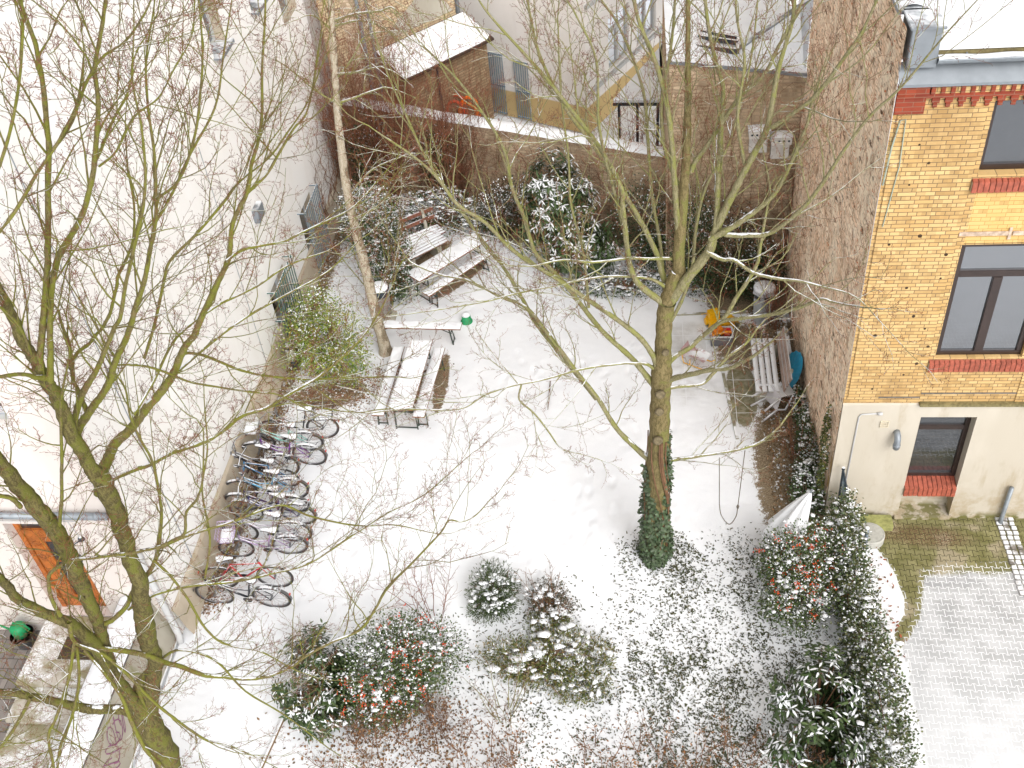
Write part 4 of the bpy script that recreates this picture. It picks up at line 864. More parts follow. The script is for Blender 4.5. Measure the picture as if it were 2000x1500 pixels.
B_L = [
 ([(350, 1590, 27), (322, 1490, 25), (300, 1430, 25), (276, 1380, 24)], 7.2, 7.1),
 ([(292, 1400, 16), (297, 1335, 16), (303, 1291, 15), (293, 1258, 17), (284, 1225, 19), (279, 1181, 18), (273, 1137, 16), (249, 1083, 15.5), (242, 1036, 16), (224, 995, 17), (205, 948, 19), (189, 922, 18), (174, 910, 14), (156, 872, 14), (132, 832, 14.5), (116, 792, 13.5), (104, 768, 13.5), (88, 745, 13.5), (80, 722, 13), (70, 705, 12.5), (52, 680, 12), (36, 652, 11.5), (10, 594, 11), (-30, 520, 10)], 7.2, 6.2),
 ([(95, 738, 8), (80, 738, 7.5), (60, 734, 6), (36, 731, 5.5), (0, 735, 5.2), (-50, 742, 5)], 6.4, 5.8),
 ([(80, 720, 9), (78, 690, 8.5), (83, 640, 8.5), (92, 553, 8), (93, 499, 8), (93, 440, 7.6), (95, 315, 7.4), (92, 245, 7.2), (79, 140, 6.8), (70, 88, 6.4), (52, 42, 6), (38, 0, 5.5), (20, -60, 5)], 6.4, 6.9),
 ([(98, 745, 9), (98, 700, 8), (97, 641, 7.6), (102, 570, 7.2), (106, 530, 7.6), (123, 487, 8), (150, 441, 7.5), (171, 385, 7), (185, 315, 7), (192, 210, 6.5), (186, 133, 6), (196, 70, 5.5), (206, 0, 5), (212, -60, 4)], 6.4, 6.8),
 ([(95, 305, 5), (105, 290, 5), (140, 238, 4.6), (168, 165, 4.2), (196, 115, 3.8), (245, 80, 3), (287, 18, 2.5), (300, -30, 2)], 6.7, 6.5),
 ([(156, 880, 12), (150, 845, 10.5), (170, 810, 9.5), (188, 788, 9), (200, 770, 8.5), (216, 736, 9), (226, 705, 8), (240, 672, 7.6), (256, 635, 7.2), (265, 605, 7), (281, 546, 6.5), (293, 492, 6), (304, 430, 5.4), (304, 367, 5), (301, 290, 4.2), (289, 210, 3.6), (285, 120, 3), (300, 20, 2.2)], 6.9, 7.6),
 ([(142, 835, 9), (154, 788, 8), (166, 760, 8.5), (186, 730, 7), (204, 686, 6.4), (222, 644, 6), (236, 615, 5.7), (248, 542, 5.2), (267, 464, 5), (280, 402, 4.5), (283, 332, 4), (276, 245, 3.3), (259, 157, 2.5), (262, 60, 1.8)], 6.8, 6.4),
 ([(170, 802, 7.5), (164, 790, 6.5), (150, 760, 5.5), (143, 740, 5), (138, 700, 5), (131, 662, 4.8)], 7.0, 6.9),
 ([(141, 735, 4.5), (141, 712, 4.6), (152, 688, 4.8), (172, 674, 5), (186, 654, 5), (203, 636, 4.8), (217, 605, 4.6), (227, 563, 4.5), (232, 537, 4.5), (248, 504, 4), (260, 464, 3.4), (262, 400, 2.8), (250, 330, 2.2), (245, 260, 1.7)], 7.0, 7.9),
 ([(195, 965, 13), (200, 925, 12), (212, 892, 11.5), (226, 866, 11), (250, 842, 10.5), (274, 812, 10.5), (296, 788, 10), (320, 758, 9.5), (340, 726, 9), (356, 688, 8.6), (370, 666, 8), (386, 640, 7.8), (420, 566, 7), (444, 507, 6.8), (455, 437, 6), (483, 375, 5.6), (490, 325, 5), (504, 280, 4.6), (511, 228, 4.2), (511, 140, 3.6), (518, 35, 3), (518, -30, 2.4)], 7.2, 9.2),
 ([(480, 380, 4.5), (518, 343, 4), (546, 298, 3.6), (574, 252, 3), (602, 210, 2.5), (623, 88, 1.7)], 8.5, 9.3),
 ([(442, 510, 4.5), (470, 490, 4), (507, 480, 3.8), (550, 472, 3.5), (595, 452, 3.2), (647, 427, 2.8), (693, 402, 2.2), (740, 350, 1.6)], 8.1, 9.4),
 ([(212, 945, 8), (222, 935, 6.5), (262, 918, 6), (297, 906, 5.8), (336, 885, 5.5), (395, 864, 5.8), (434, 843, 5.2), (469, 815, 5.5), (518, 797, 5), (556, 776, 4.6), (595, 752, 4.2), (637, 724, 3.6), (700, 668, 3), (740, 610, 2.2), (765, 560, 1.5)], 7.2, 9.6),
 ([(556, 777, 3.2), (575, 783, 3), (595, 790, 2.8), (647, 800, 2.5), (700, 805, 2.2), (740, 800, 1.6)], 8.7, 9.2),
 ([(135, 1215, 7), (146, 1254, 5), (198, 1276, 4.6), (242, 1311, 4.4), (282, 1353, 4.2), (308, 1377, 4), (341, 1403, 3.8), (374, 1427, 3.4), (407, 1447, 3), (440, 1453, 2.5), (480, 1470, 1.8)], 6.6, 6.0),
 ([(185, 1262, 8), (198, 1266, 7.5), (242, 1271, 7), (286, 1280, 7.2), (319, 1293, 6.8), (352, 1302, 6.4), (396, 1317, 6), (437, 1322, 5.6), (483, 1325, 5.2), (525, 1320, 4.8), (567, 1304, 4.6), (595, 1283, 4.4), (647, 1255, 4.2), (702, 1230, 3.8), (734, 1188, 3.4), (755, 1150, 3.2), (807, 1097, 2.8), (860, 1041, 2.4), (877, 1017, 2.2), (902, 1019, 1.8), (930, 1006, 1.6), (958, 975, 1.2)], 6.8, 8.0),
 ([(118, 1202, 6), (100, 1168, 5.5), (95, 1142, 5.2), (98, 1120, 5), (117, 1105, 5), (143, 1094, 5), (187, 1089, 4.8), (231, 1083, 5), (264, 1078, 5), (308, 1069, 4.6), (341, 1054, 4.4), (361, 1041, 4.2), (364, 1001, 3.8), (385, 973, 3.4), (396, 933, 2.8), (398, 860, 2)], 6.6, 6.2),
 ([(276, 1385, 20), (253, 1362, 14), (231, 1330, 13), (209, 1300, 13), (187, 1265, 14), (165, 1240, 13), (132, 1214, 12), (99, 1203, 11.5), (66, 1188, 11), (33, 1170, 10.5), (12, 1147, 10.5), (-5, 1125, 10), (-50, 1080, 9.5)], 7.1, 6.3),
 ([(270, 1395, 14), (238, 1386, 11), (187, 1386, 10.5), (132, 1378, 10), (88, 1367, 9.5), (44, 1358, 9), (0, 1351, 8.5), (-50, 1342, 8)], 7.1, 6.6),
 ([(215, 1305, 14), (203, 1262, 13), (194, 1225, 12.5), (181, 1190, 13.5), (162, 1150, 15), (146, 1115, 16), (130, 1076, 16.5), (106, 1036, 17), (77, 999, 17), (51, 968, 16), (26, 940, 15.5), (2, 908, 15), (-30, 860, 14)], 7.0, 6.4),
 ([(40, 990, 7), (25, 975, 6.5), (0, 968, 6), (-40, 960, 5)], 6.5, 6.3),
 ([(115, 1040, 5.5), (119, 988, 5), (120, 944, 4.6), (121, 900, 4.6), (118, 840, 4.2), (120, 780, 3.5), (135, 700, 2.5)], 6.7, 6.3),
 ([(192, 1255, 8), (189, 1244, 7.5), (196, 1222, 7), (217, 1213, 6.6), (245, 1185, 6.6), (259, 1157, 6.4), (283, 1129, 6.2), (305, 1090, 6), (315, 1010, 4.5), (311, 965, 4), (297, 902, 3.6), (276, 860, 3.3), (255, 815, 3), (245, 762, 2.6), (224, 727, 2)], 6.9, 7.3),
 ([(300, 1094, 4.2), (332, 1125, 3.6), (367, 1171, 3.4), (400, 1225, 3.2), (425, 1250, 3), (455, 1262, 2.8), (507, 1272, 2.3), (560, 1300, 1.6)], 7.0, 6.8),
 ([(250, 1190, 5), (275, 1175, 4.2), (315, 1157, 4), (385, 1143, 3.8), (455, 1136, 3.5), (525, 1122, 3.2), (595, 1104, 3), (647, 1073, 2.7), (700, 1038, 2.4), (760, 1000, 2), (830, 965, 1.6), (905, 900, 1)], 7.0, 8.6),
 ([(308, 1072, 4.5), (345, 1055, 4), (385, 1040, 3.8), (455, 1018, 3.5), (525, 992, 3.2), (560, 988, 3), (612, 1010, 2.6), (700, 1027, 2.2), (770, 1025, 1.6), (840, 1040, 1.1)], 7.0, 8.4),
 ([(218, 713, 4), (245, 712, 3.5), (280, 715, 3.4), (315, 724, 3.2), (367, 745, 3), (420, 755, 2.7), (490, 766, 2.4), (542, 771, 2), (600, 800, 1.4)], 7.3, 8.4),
 ([(358, 690, 5), (375, 690, 4), (402, 696, 3.8), (437, 710, 3.6), (472, 724, 3.4), (525, 734, 3.2), (595, 741, 2.9), (665, 738, 2.6), (760, 736, 1.8)], 7.9, 9.4),
 ([(189, 310, 4.5), (205, 270, 4), (224, 227, 3.7), (250, 180, 3.3), (262, 110, 2.8), (290, 60, 2.2)], 6.8, 7.6),
 ([(192, 325, 4.5), (227, 294, 4), (262, 227, 3.6), (308, 192, 3.3), (336, 140, 2.9), (374, 70, 2.4), (381, 0, 2)], 6.8, 7.9),
 ([(304, 390, 4.5), (350, 350, 4), (381, 262, 3.7), (392, 175, 3.3), (395, 87, 2.8), (388, 0, 2.3)], 7.3, 7.0),
 ([(300, 440, 4.2), (330, 390, 3.8), (372, 300, 3.4), (420, 210, 3), (436, 110, 2.5), (450, 20, 2)], 7.4, 8.4),
 ([(-30, 480, 6), (0, 451, 5.6), (35, 402, 5.2), (70, 343, 4.8), (100, 300, 4.6), (128, 250, 4)], 6.1, 6.6),
 ([(-30, 380, 5), (0, 322, 4.8), (21, 245, 4.4), (38, 157, 4), (45, 70, 3.5), (42, 0, 3)], 6.0, 6.3),
 ([(282, 700, 4.2), (300, 640, 4.2), (318, 560, 4.2), (332, 511, 4), (385, 455, 3.8), (437, 395, 3.6), (472, 350, 3.2), (525, 308, 2.8), (560, 262, 2.4), (595, 210, 2)], 7.6, 9.0),
 ([(262, 810, 4), (300, 745, 3.8), (345, 660, 3.6), (420, 600, 3.3), (500, 560, 3), (560, 520, 2.5), (640, 490, 1.8)], 7.3, 9.2),
 ([(330, 742, 4), (400, 680, 3.6), (480, 620, 3.3), (560, 575, 2.8), (640, 530, 2.2), (700, 470, 1.5)], 7.8, 9.6),
 ([(60, 690, 4), (40, 640, 3.5), (0, 600, 3.2), (-40, 580, 3)], 6.3, 5.9),
 ([(0, 1120, 4), (-20, 1200, 4), (-40, 1300, 4)], 6.3, 6.2),
 ([(60, 1362, 5), (30, 1420, 4.5), (0, 1460, 4), (-30, 1490, 4)], 6.7, 6.5),
 ([(145, 1255, 4.5), (135, 1320, 4.2), (110, 1400, 4), (95, 1440, 4.2), (105, 1500, 3.8), (100, 1540, 3.5)], 6.6, 5.9),
 ([(150, 1262, 4.5), (154, 1330, 4.2), (140, 1400, 4), (118, 1460, 4), (110, 1520, 3.6)], 6.7, 6.1),
 ([(165, 1270, 4.5), (200, 1310, 4.5), (235, 1360, 5), (262, 1420, 6), (290, 1470, 6), (325, 1510, 5.5), (350, 1560, 5)], 6.6, 5.6),
 ([(400, 1130, 3), (410, 1050, 2.8), (395, 960, 2.5), (405, 880, 2.2), (400, 800, 1.7)], 7.2, 7.6),
 ([(310, 1290, 4), (350, 1270, 3.3), (420, 1290, 3), (480, 1350, 2.5), (560, 1400, 2), (640, 1460, 1.5)], 7.1, 7.0),
]
def make_tree(root, trunk_specs, limb_specs, mats, names=('trunk', 'branches', 'twigs'), kw={}, side=10):
    T, B, Tw = Tubes(), Tubes(), Tubes(); Ls = []
    for sp_, a, b in trunk_specs:
        P, R_ = limb3d(sp_, a, b, 5); T.add(P, R_*(1+.05*np.sin(np.arange(len(R_))*1.7)), 16)
    for sp_, a, b in limb_specs:
        P, R_ = limb3d(sp_, a, b, 5); n = len(P)
        P = P+np.stack([fbm(np.arange(n)*.5, np.full(n, sp_[0][0]*.1), 1, j)*R_*.45 for j in (1, 2, 3)], -1)*np.linspace(0, 1, n)[:, None].clip(0, .3)/.3
        (T if R_.max() > .085 else B).add(P, R_*(1+.07*np.sin(np.arange(n)*2.3+sp_[0][1])), side if R_.max() > .045 else 7); Ls.append((P, R_))
    crown(Ls, T, B, Tw, **kw)
    for t_, n_, m_ in zip((T, B, Tw), names, mats):
        if t_.n: t_.build(n_, m_, root)
    return Ls
tA = thing('maple_tree', 'tall bare tree with ivy at its foot and spreading grey-green branches in the snowy garden', 'tree', tuple(gz(1278, 1088)))
lA = make_tree(tA, [(A_TRUNK, 12.36, 12.36)], A_L, (MBARK_A, MBR_A, MTWIG), kw=dict(sp=.30, l1=(.5, 1.6), dens=(5, 4, 3), up=.09, thick=.92, ang=.72))
m = MB()     # branch collars and old pruning scars on the trunk
for (x, y, r) in ((1290, 772, .055), (1288, 806, .05), (1285, 862, .06), (1300, 690, .04)):
    p = gy(x, y, 12.36-.235); m.lathe(p, [(r*1.5, -.03), (r*1.2, .006), (r*.9, .014), (r*.6, .004), (.01, .002)], 12, (0.05, -1, .25))
m.build('pruning_scar', plain('scar_wood', (.15, .12, .07), .9, .4, 40), tA, smooth=True)
tB = thing('foreground_tree', 'large bare tree with moss-green trunks and reddish twigs leaning across the left foreground', 'tree', tuple(gy(352, 1592, 7.2)*[1, 1, 0]))
lB = make_tree(tB, [], B_L, (MBARK_B, MBR_B, MTWIG), kw=dict(sp=.23, l1=(.45, 1.45), dens=(5, 4, 4), up=.07, ang=.72, thick=.72, rmax=.09))
bi = thing('birch_tree', 'slender leaning birch with pale flaking bark beside the green-leaved shrub', 'tree', tuple(gz(752, 686)))
BI = [([(755, 692, 15), (748, 665, 12), (735, 620, 11.5), (722, 560, 11), (708, 500, 10.5), (690, 430, 10), (676, 360, 10), (668, 300, 9.5), (660, 230, 9), (655, 150, 8.5), (650, 80, 8.5), (647, 0, 8), (645, -60, 7)], 18.0, 18.6)]
BL = [([(655, 40, 4), (690, 28, 3.5), (740, 22, 3), (765, 14, 2.5), (785, 35, 1.8)], 18.5, 18.0), ([(655, 50, 3.6), (700, 40, 3), (745, 52, 2.4), (790, 90, 1.6)], 18.5, 18.2), ([(660, 150, 3.4), (690, 110, 2.8), (715, 70, 2.2), (760, 60, 1.5)], 18.4, 18.9),
      ([(660, 145, 3.6), (700, 140, 3), (745, 130, 2.2)], 18.4, 17.6), ([(664, 200, 3.5), (700, 188, 3), (750, 170, 2)], 18.4, 18.6), ([(650, 60, 3), (610, 30, 2), (575, 40, 1.4)], 18.5, 18.2), ([(668, 205, 3), (620, 180, 2.4), (560, 130, 1.8), (520, 110, 1.2)], 18.4, 17.8),
      ([(680, 380, 3), (730, 330, 2.4), (800, 300, 1.7)], 18.3, 18.6), ([(690, 430, 3), (740, 400, 2.2), (790, 330, 1.6)], 18.2, 17.6), ([(652, 100, 3), (640, 20, 2.4), (610, -40, 2)], 18.5, 18.6)]
make_tree(bi, BI, BL, (MBIRCH, MBR_A, MTWIG), kw=dict(sp=.16, l1=(.5, 1.3), dens=(6, 4, 2), up=-.12, thick=.8))
# young bare stems beside the birch and along the rear beds
def stems(name, label, cat, base, n, h, spread, mat, mt, sub=(7, 5, 0), r=.012, up=.05, seed=1, group=None, wander=.06, thick=1.0):
    global rng; keep = rng; rng = np.random.default_rng(seed)
    root = thing(name, label, cat, tuple(base), group)
    T, Tw = Tubes(), Tubes(); base = np.array(base, float)
    a = rng.uniform(0, 6.28, n); k = rng.uniform(.15, 1, n)*spread
    o = base+np.stack([np.cos(a)*.08, np.sin(a)*.08, 0*a], -1)*(1+spread)
    d = np.stack([np.cos(a)*k, np.sin(a)*k, np.ones(n)], -1); ln = h*rng.uniform(.6, 1.05, n)
    p = grow(o, d, ln, 9, wander, up); tt = np.linspace(0, 1, 9)[None]; T.add(p, r*rng.uniform(.6, 1.2, (n, 1))*(1-tt)+.0028*thick*tt, 6)
    o, d, par, t = spawn(p, sub[0], .25, .97, .65); l2 = ln[par]*rng.uniform(.15, .35, len(par))*(1.2-.6*t)
    p2 = grow(o, d, l2, 5, .12, up); Tw.add(p2, np.array([[.0042, .0036, .003, .0026, .0022]])*thick*np.ones((len(p2), 1)), 4)
    o, d, par2, t = spawn(p2, sub[1], .2, 1, .6); p3 = grow(o, d, l2[par2]*rng.uniform(.2, .5, len(par2)), 4, .15, up); Tw.add(p3, np.array([[.0028, .0024, .0021, .0019]])*thick*np.ones((len(p3), 1)), 3)
    T.build('stems', mat, root); Tw.build('twigs', mt, root); rng = keep
    return root, p3
stems('bare_shrub', 'thin bare multi-stemmed shrub rising just right of the birch and the dark evergreen', 'shrub', gz(758, 600)+[0, 0, 0], 7, 3.6, .35, MBR_A, MTWIG2, seed=11, r=.02)
stems('bare_shrub', 'dense brown bare shrub against the left end of the snow-capped garden wall', 'shrub', gz(770, 400), 44, 4.8, .36, MTWIG2, MTWIG, (11, 8, 0), seed=12)
stems('bare_shrub', 'brown tangled bare shrub before the middle of the snow-capped garden wall', 'shrub', gz(890, 410), 40, 4.2, .42, MTWIG2, MTWIG, (11, 8, 0), seed=13)
stems('bare_shrub', 'tall thin reddish bare shrub rising above the garden wall between birch and shed', 'shrub', gz(705, 395), 24, 5.6, .26, MTWIG2, MTWIG, (10, 7, 0), seed=19)
stems('bare_shrub', 'reddish bare shrub against the garden wall right of the big snow-laden laurel', 'shrub', gz(1240, 420), 18, 3.2, .4, MTWIG2, MTWIG, (9, 7, 0), seed=20)
stems('bare_shrub', 'reddish bare shrub with upright stems next to the right-hand waste bin', 'shrub', gz(1500, 640)+[.15, 0, 0], 12, 2.0, .35, MTWIG, MTWIG, (6, 4, 0), seed=14, r=.008)
stems('bare_shrub', 'low sprawling bare shrub on the strip of earth below the tipped plastic chair', 'shrub', gz(1560, 900), 10, 1.5, .8, MTWIG, MTWIG, (5, 3, 0), seed=15, r=.007)
stems('bare_shrub', 'small fan-shaped bare shrub with olive stems in front of the yellow-green juniper', 'shrub', gz(985, 1398), 13, 1.15, .75, MBR_A, MTWIG2, (5, 3, 0), seed=16, r=.009)
stems('bare_shrub', 'small dark bare shrub right of the little yew on the lawn', 'shrub', gz(1080, 1205), 8, 1.25, .55, MTWIG2, MTWIG2, (6, 4, 0), seed=17, r=.007)
stems('bare_shrub', 'upright bare shrub behind the berried firethorn at the lower left', 'shrub', gz(850, 1215), 8, 1.7, .35, MTWIG, MTWIG, (7, 4, 0), seed=18, r=.008)

# vine stems spread over the rear walls
def vine(name, label, org, U, Wd, Hh, N, n, seed, mat, dens=1.0):
    global rng; keep = rng; rng = np.random.default_rng(seed)
    org, U, N = map(lambda q: np.array(q, float), (org, U, N)); T = Tubes()
    root = thing(name, label, 'vine', tuple(org+U*Wd/2+N*.03))
    P = 14; x = rng.uniform(0, Wd, n); z = np.abs(rng.normal(0, .25, n)); hd = rng.normal(math.pi/2, .45, n); pts = np.empty((n, P, 3)); st = rng.uniform(.12, .34, n)*Hh/3.5
    for i in range(P):
        dd = .02+.10*rng.random(n)*dens; pts[:, i] = org+U*x[:, None]+np.array([0, 0, 1.])*z[:, None]+N*dd[:, None]
        hd = hd+rng.normal(0, .38, n); hd = hd+(math.pi/2-hd)*.08; x = (x+np.cos(hd)*st).clip(0, Wd); z = (z+np.sin(hd)*st).clip(0, Hh)
    T.add(pts, rng.uniform(.004, .012, (n, 1))*np.linspace(1, .35, P)[None], 4)
    o, d, par, t = spawn(pts, 9, .1, 1, .9); d = d-N*(d@N)[:, None]*.7; p2 = grow(o, d, rng.uniform(.15, .5, len(par)), 5, .25, 0.0); T.add(p2, np.linspace(.0038, .002, 5)[None]*np.ones((len(p2), 1)), 3)
    T.build('vine_stems', mat, root); rng = keep; return root
vine('climbing_vine', 'bare reddish-brown creeper stems covering the snow-capped garden wall', rw(0, -.03, 0), (dW[0], dW[1], 0), LW, 2.45, (nW[0], nW[1], 0), 190, 3, MTWIG2, 2.2)
vine('climbing_vine', 'bare creeper spreading over the brown outbuilding wall around the white nesting box', (.68, 20.385, .2), (1, 0, 0), 2.68, 4.9, (0, -1, 0), 70, 4, MTWIG2, .7)
vine('climbing_vine', 'bare creeper at the far end of the white wall beside the birch', (-8.04, 22.6, .3), (0, 1, 0), 2.3, 2.6, (1, 0, 0), 30, 5, MTWIG2, 1.2)

# ---------------------------------------------------------------- leafy plants
def leafmat(name, rough=.45):
    n = NT(name); a = n.attr('Col'); col = n.mix(n.math('MULTIPLY', n.noise(30, 2), .5), a.outputs['Color'], (.05, .05, .015))
    n.b.inputs['Specular IOR Level'].default_value = .35; n.val(n.b.inputs['Base Color'], col); n.b.inputs['Roughness'].default_value = rough; return n.m
MLEAF = leafmat('leaves'); MDRY = leafmat('dry_leaves', .8)
MLSNOW = plain('snow_on_leaves', (.83, .84, .86), .7, .03, 30)
MBERRY = plain('orange_red_berries', (.75, .085, .02), .4, .3, 30, 0, .4)
def blades(C, D, Nn, L, Wd, bend=.15):
    """one leaf per row: C stalk point, D direction, Nn upper side"""
    D = nrm(D); Nn = nrm(Nn-D*(Nn*D).sum(-1, keepdims=True)); Sd = np.cross(D, Nn); L = L[:, None]; Wd = Wd[:, None]
    v = np.stack([C, C+D*L*.35+Sd*Wd*.5-Nn*L*.03, C+D*L*.72+Sd*Wd*.38-Nn*L*bend*.6, C+D*L-Nn*L*bend, C+D*L*.72-Sd*Wd*.38-Nn*L*bend*.6, C+D*L*.35-Sd*Wd*.5-Nn*L*.03], 1)
    n = len(C); b = np.arange(n)[:, None]*6
    q = np.concatenate([b+np.array([[0, 1, 4, 5]])*1, b+np.array([[1, 2, 4, 5]])], 0); q = np.concatenate([b+np.array([[1, 2, 4, 5]])]); t = np.concatenate([b+np.array([[0, 1, 5]]), b+np.array([[2, 3, 4]])])
    return v.reshape(-1, 3), q, t
def vary(c, n, amt=.35):
    c = np.array(c, float); pick = c[rng.integers(0, len(c), n)]; return (pick*(1+rng.uniform(-amt, amt, (n, 1)))).clip(0, 1)
GREENS = [(.04, .082, .027), (.062, .115, .036), (.085, .13, .05), (.045, .07, .03)]
ICO = None
def snow_lumps(name, P, R_, parent, flat=.32):
    global ICO
    if ICO is None:
        t = (1+5**.5)/2; v = np.array([(-1, t, 0), (1, t, 0), (-1, -t, 0), (1, -t, 0), (0, -1, t), (0, 1, t), (0, -1, -t), (0, 1, -t), (t, 0, -1), (t, 0, 1), (-t, 0, -1), (-t, 0, 1)], float)
        ICO = (nrm(v), np.array([(0, 11, 5), (0, 5, 1), (0, 1, 7), (0, 7, 10), (0, 10, 11), (1, 5, 9), (5, 11, 4), (11, 10, 2), (10, 7, 6), (7, 1, 8), (3, 9, 4), (3, 4, 2), (3, 2, 6), (3, 6, 8), (3, 8, 9), (4, 9, 5), (2, 4, 11), (6, 2, 10), (8, 6, 7), (9, 8, 1)]))
    n = len(P); v = ICO[0][None]*rng.uniform(.45, 1.45, (n, 12, 1))*R_[:, None, None]*np.array([1, 1, flat]); a = rng.uniform(.6, 1.8, (n, 1)); v[..., 0] *= a; v += P[:, None]
    o = mesh_np(name, v.reshape(-1, 3), None, (ICO[1][None]+np.arange(n)[:, None, None]*12).reshape(-1, 3), mat=MLSNOW, smooth=True, parent=parent); o['kind'] = 'stuff'; return o
def lumpy(n, ell, seed, fill=.35, gap=.0):
    """points spread through the outer shell of several ellipsoids, in clumps"""
    r = np.random.default_rng(seed); ell = np.array(ell, float); vol = ell[:, 3]*ell[:, 4]+ell[:, 4]*ell[:, 5]; k = r.choice(len(ell), n, p=vol/vol.sum()); e = ell[k]
    nc = max(14, n//45); cdir = nrm(r.normal(0, 1, (nc, 3))); crad = r.uniform(.60, 1.28, nc)
    j = r.integers(0, nc, n); d = nrm(cdir[j]+r.normal(0, .26, (n, 3))); rr = crad[j]*r.uniform(fill, 1, n)**.4
    p = e[:, :3]+d*e[:, 3:]*rr[:, None]; p[:, 2] = np.maximum(p[:, 2], .03); return p, d
def bush(name, label, cat, base, ell, n, leaf, colors, snow=.5, seed=1, berries=0, group=None, wild=.6, snowscale=.9, stem=True, dry=0.0, droop=.1, bclus=9, snowup=.15, lumps=0, lr=.03):
    """ell: ellipsoids relative to base. leaf = (length, width)"""
    global rng; keep = rng; rng = np.random.default_rng(seed)
    base = np.array(base, float); base[2] = 0; root = thing(name, label, cat, tuple(base), group)
    E_ = np.array(ell, float); E_[:, :3] += base; p, d = lumpy(n, E_, seed)
    D = nrm(d*.7+rng.normal(0, wild, d.shape)+[0, 0, .25]); N_ = nrm(d*.5+np.array([0, 0, 1.])+rng.normal(0, .45, d.shape))
    L = leaf[0]*rng.uniform(.65, 1.2, n); Wd = leaf[1]*rng.uniform(.75, 1.15, n); v, q, t = blades(p, D, N_, L, Wd, droop)
    mesh_np('leaves', v, q, t, mat=MLEAF, cols=np.repeat(vary(colors, n), 6, 0), parent=root)
    up = d[:, 2]+rng.normal(0, .35, n); zz = up > snowup; cl = fbm(p[:, 0]*1, p[:, 1]+p[:, 2]*.7, 3.3, seed)
    sel = zz & (rng.random(n) < (snow*(1.0+.9*cl)))
    if sel.any():
        S_ = snowscale; v, q, t = blades(p[sel]+[0, 0, .009], D[sel]*[1, 1, .8], np.array([0, 0, 1.])+0*D[sel]+N_[sel]*.35, L[sel]*S_, Wd[sel]*S_*1.05, droop); mesh_np('snow', v, q, t, mat=MLSNOW, parent=root)
    if lumps:
        c_ = np.where((d[:, 2]+rng.normal(0, .25, n)) > .1)[0]; c_ = rng.choice(c_, min(lumps, len(c_)), replace=False); snow_lumps('snow', p[c_]+[0, 0, .012], lr*(.35+1.3*rng.random(len(c_))**2.2), root)
    if stem:
        T = Tubes(); k = 26; a = rng.integers(0, n, k); P = np.stack([base+rng.normal(0, .06, (k, 3))*[1, 1, 0]+(p[a]-base)*s_*[1, 1, 1]+[0, 0, .02] for s_ in (0, .3, .65, .95)], 1); P[:, 1:3, 2] += .1
        T.add(P, np.array([[.014, .011, .007, .004]])*np.ones((k, 1)), 5); T.build('stems', MTWIG2, root)
    if berries:
        V_, Q_, T_ = [], [], []; r = rng; hot = np.where((d[:, 2] > -.05) & (fbm(p[:, 0], p[:, 1]+p[:, 2], 2.6, seed+5) > -.35))[0]; cc = r.choice(hot, berries); nb = 0
        octv = np.array([[1, 0, 0], [-1, 0, 0], [0, 1, 0], [0, -1, 0], [0, 0, 1], [0, 0, -1.]]); octf = np.array([[0, 2, 4], [2, 1, 4], [1, 3, 4], [3, 0, 4], [2, 0, 5], [1, 2, 5], [3, 1, 5], [0, 3, 5]])
        for c in cc:
            k = r.integers(4, bclus+4); ax = nrm(r.normal(0, 1, 3)); cp_ = p[c]+d[c]*.05+[0, 0, .02]+ax*r.uniform(-.09, .09, (k, 1))+r.normal(0, .018, (k, 3))
            for b_ in cp_: V_.append(b_+octv*.0125*r.uniform(.8, 1.2)); T_.append(octf+nb); nb += 6
        mesh_np('berries', np.vstack(V_), None, np.vstack(T_), mat=MBERRY, smooth=True, parent=root)['kind'] = 'stuff'
    rng = keep; return root
def laurel(name, label, base, ell, n, seed, L=.13, Wd=.04, snow=.85, cols=GREENS, k=8, stems_=True, group=None):
    """shoots ending in rosettes of long leaves, each leaf carrying its strip of snow"""
    global rng; keep = rng; rng = np.random.default_rng(seed); base = np.array(base, float); base[2] = 0
    root = thing(name, label, 'shrub', tuple(base), group); E_ = np.array(ell, float); E_[:, :3] += base; p, d = lumpy(n, E_, seed, .55)
    ax = nrm(d+rng.normal(0, .25, d.shape)+[0, 0, .35]); ref = np.array([0, 0, 1.])+rng.normal(0, .3, ax.shape); u = nrm(np.cross(ax, ref)); w = np.cross(ax, u)
    i = np.repeat(np.arange(n), k); j = np.tile(np.arange(k), n); ph = j*2.4+np.repeat(rng.uniform(0, 6, n), k); el = rng.uniform(.05, .75, n*k)
    D = nrm((np.cos(ph)[:, None]*u[i]+np.sin(ph)[:, None]*w[i])+ax[i]*el[:, None]+np.array([0, 0, -.55])*rng.random((n*k, 1))); C = p[i]-ax[i]*(j*.02)[:, None]; Up = ax[i]*.6+np.array([0, 0, .7])
    l = L*rng.uniform(.7, 1.15, n*k); wd = Wd*rng.uniform(.8, 1.15, n*k); v, q, t = blades(C, D, Up, l, wd, .28)
    mesh_np('leaves', v, q, t, mat=MLEAF, cols=np.repeat(vary(cols, n*k, .3), 6, 0), parent=root)
    keepn = (d[:, 2] > -.25+.3*rng.random(n)) & (rng.random(n) < snow*(1+.5*fbm(p[:, 0], p[:, 1], 2.5, seed))); sel = keepn[i] & (rng.random(n*k) < .62)
    v, q, t = blades(C[sel]+[0, 0, .008]+D[sel]*.008, D[sel], Up[sel], l[sel]*.86, wd[sel]*.82, .28); mesh_np('snow', v, q, t, mat=MLSNOW, parent=root)
    T = Tubes(); kk = min(n, 70); a = rng.choice(n, kk, replace=False); P = np.stack([base+(p[a]-base)*s_*[1, 1, 1]+[0, 0, .02+.15*s_*(1-s_)] for s_ in (0, .3, .65, .97)], 1); T.add(P, np.array([[.016, .012, .008, .004]])*np.ones((kk, 1)), 5); T.build('stems', MTWIG2, root)
    rng = keep; return root

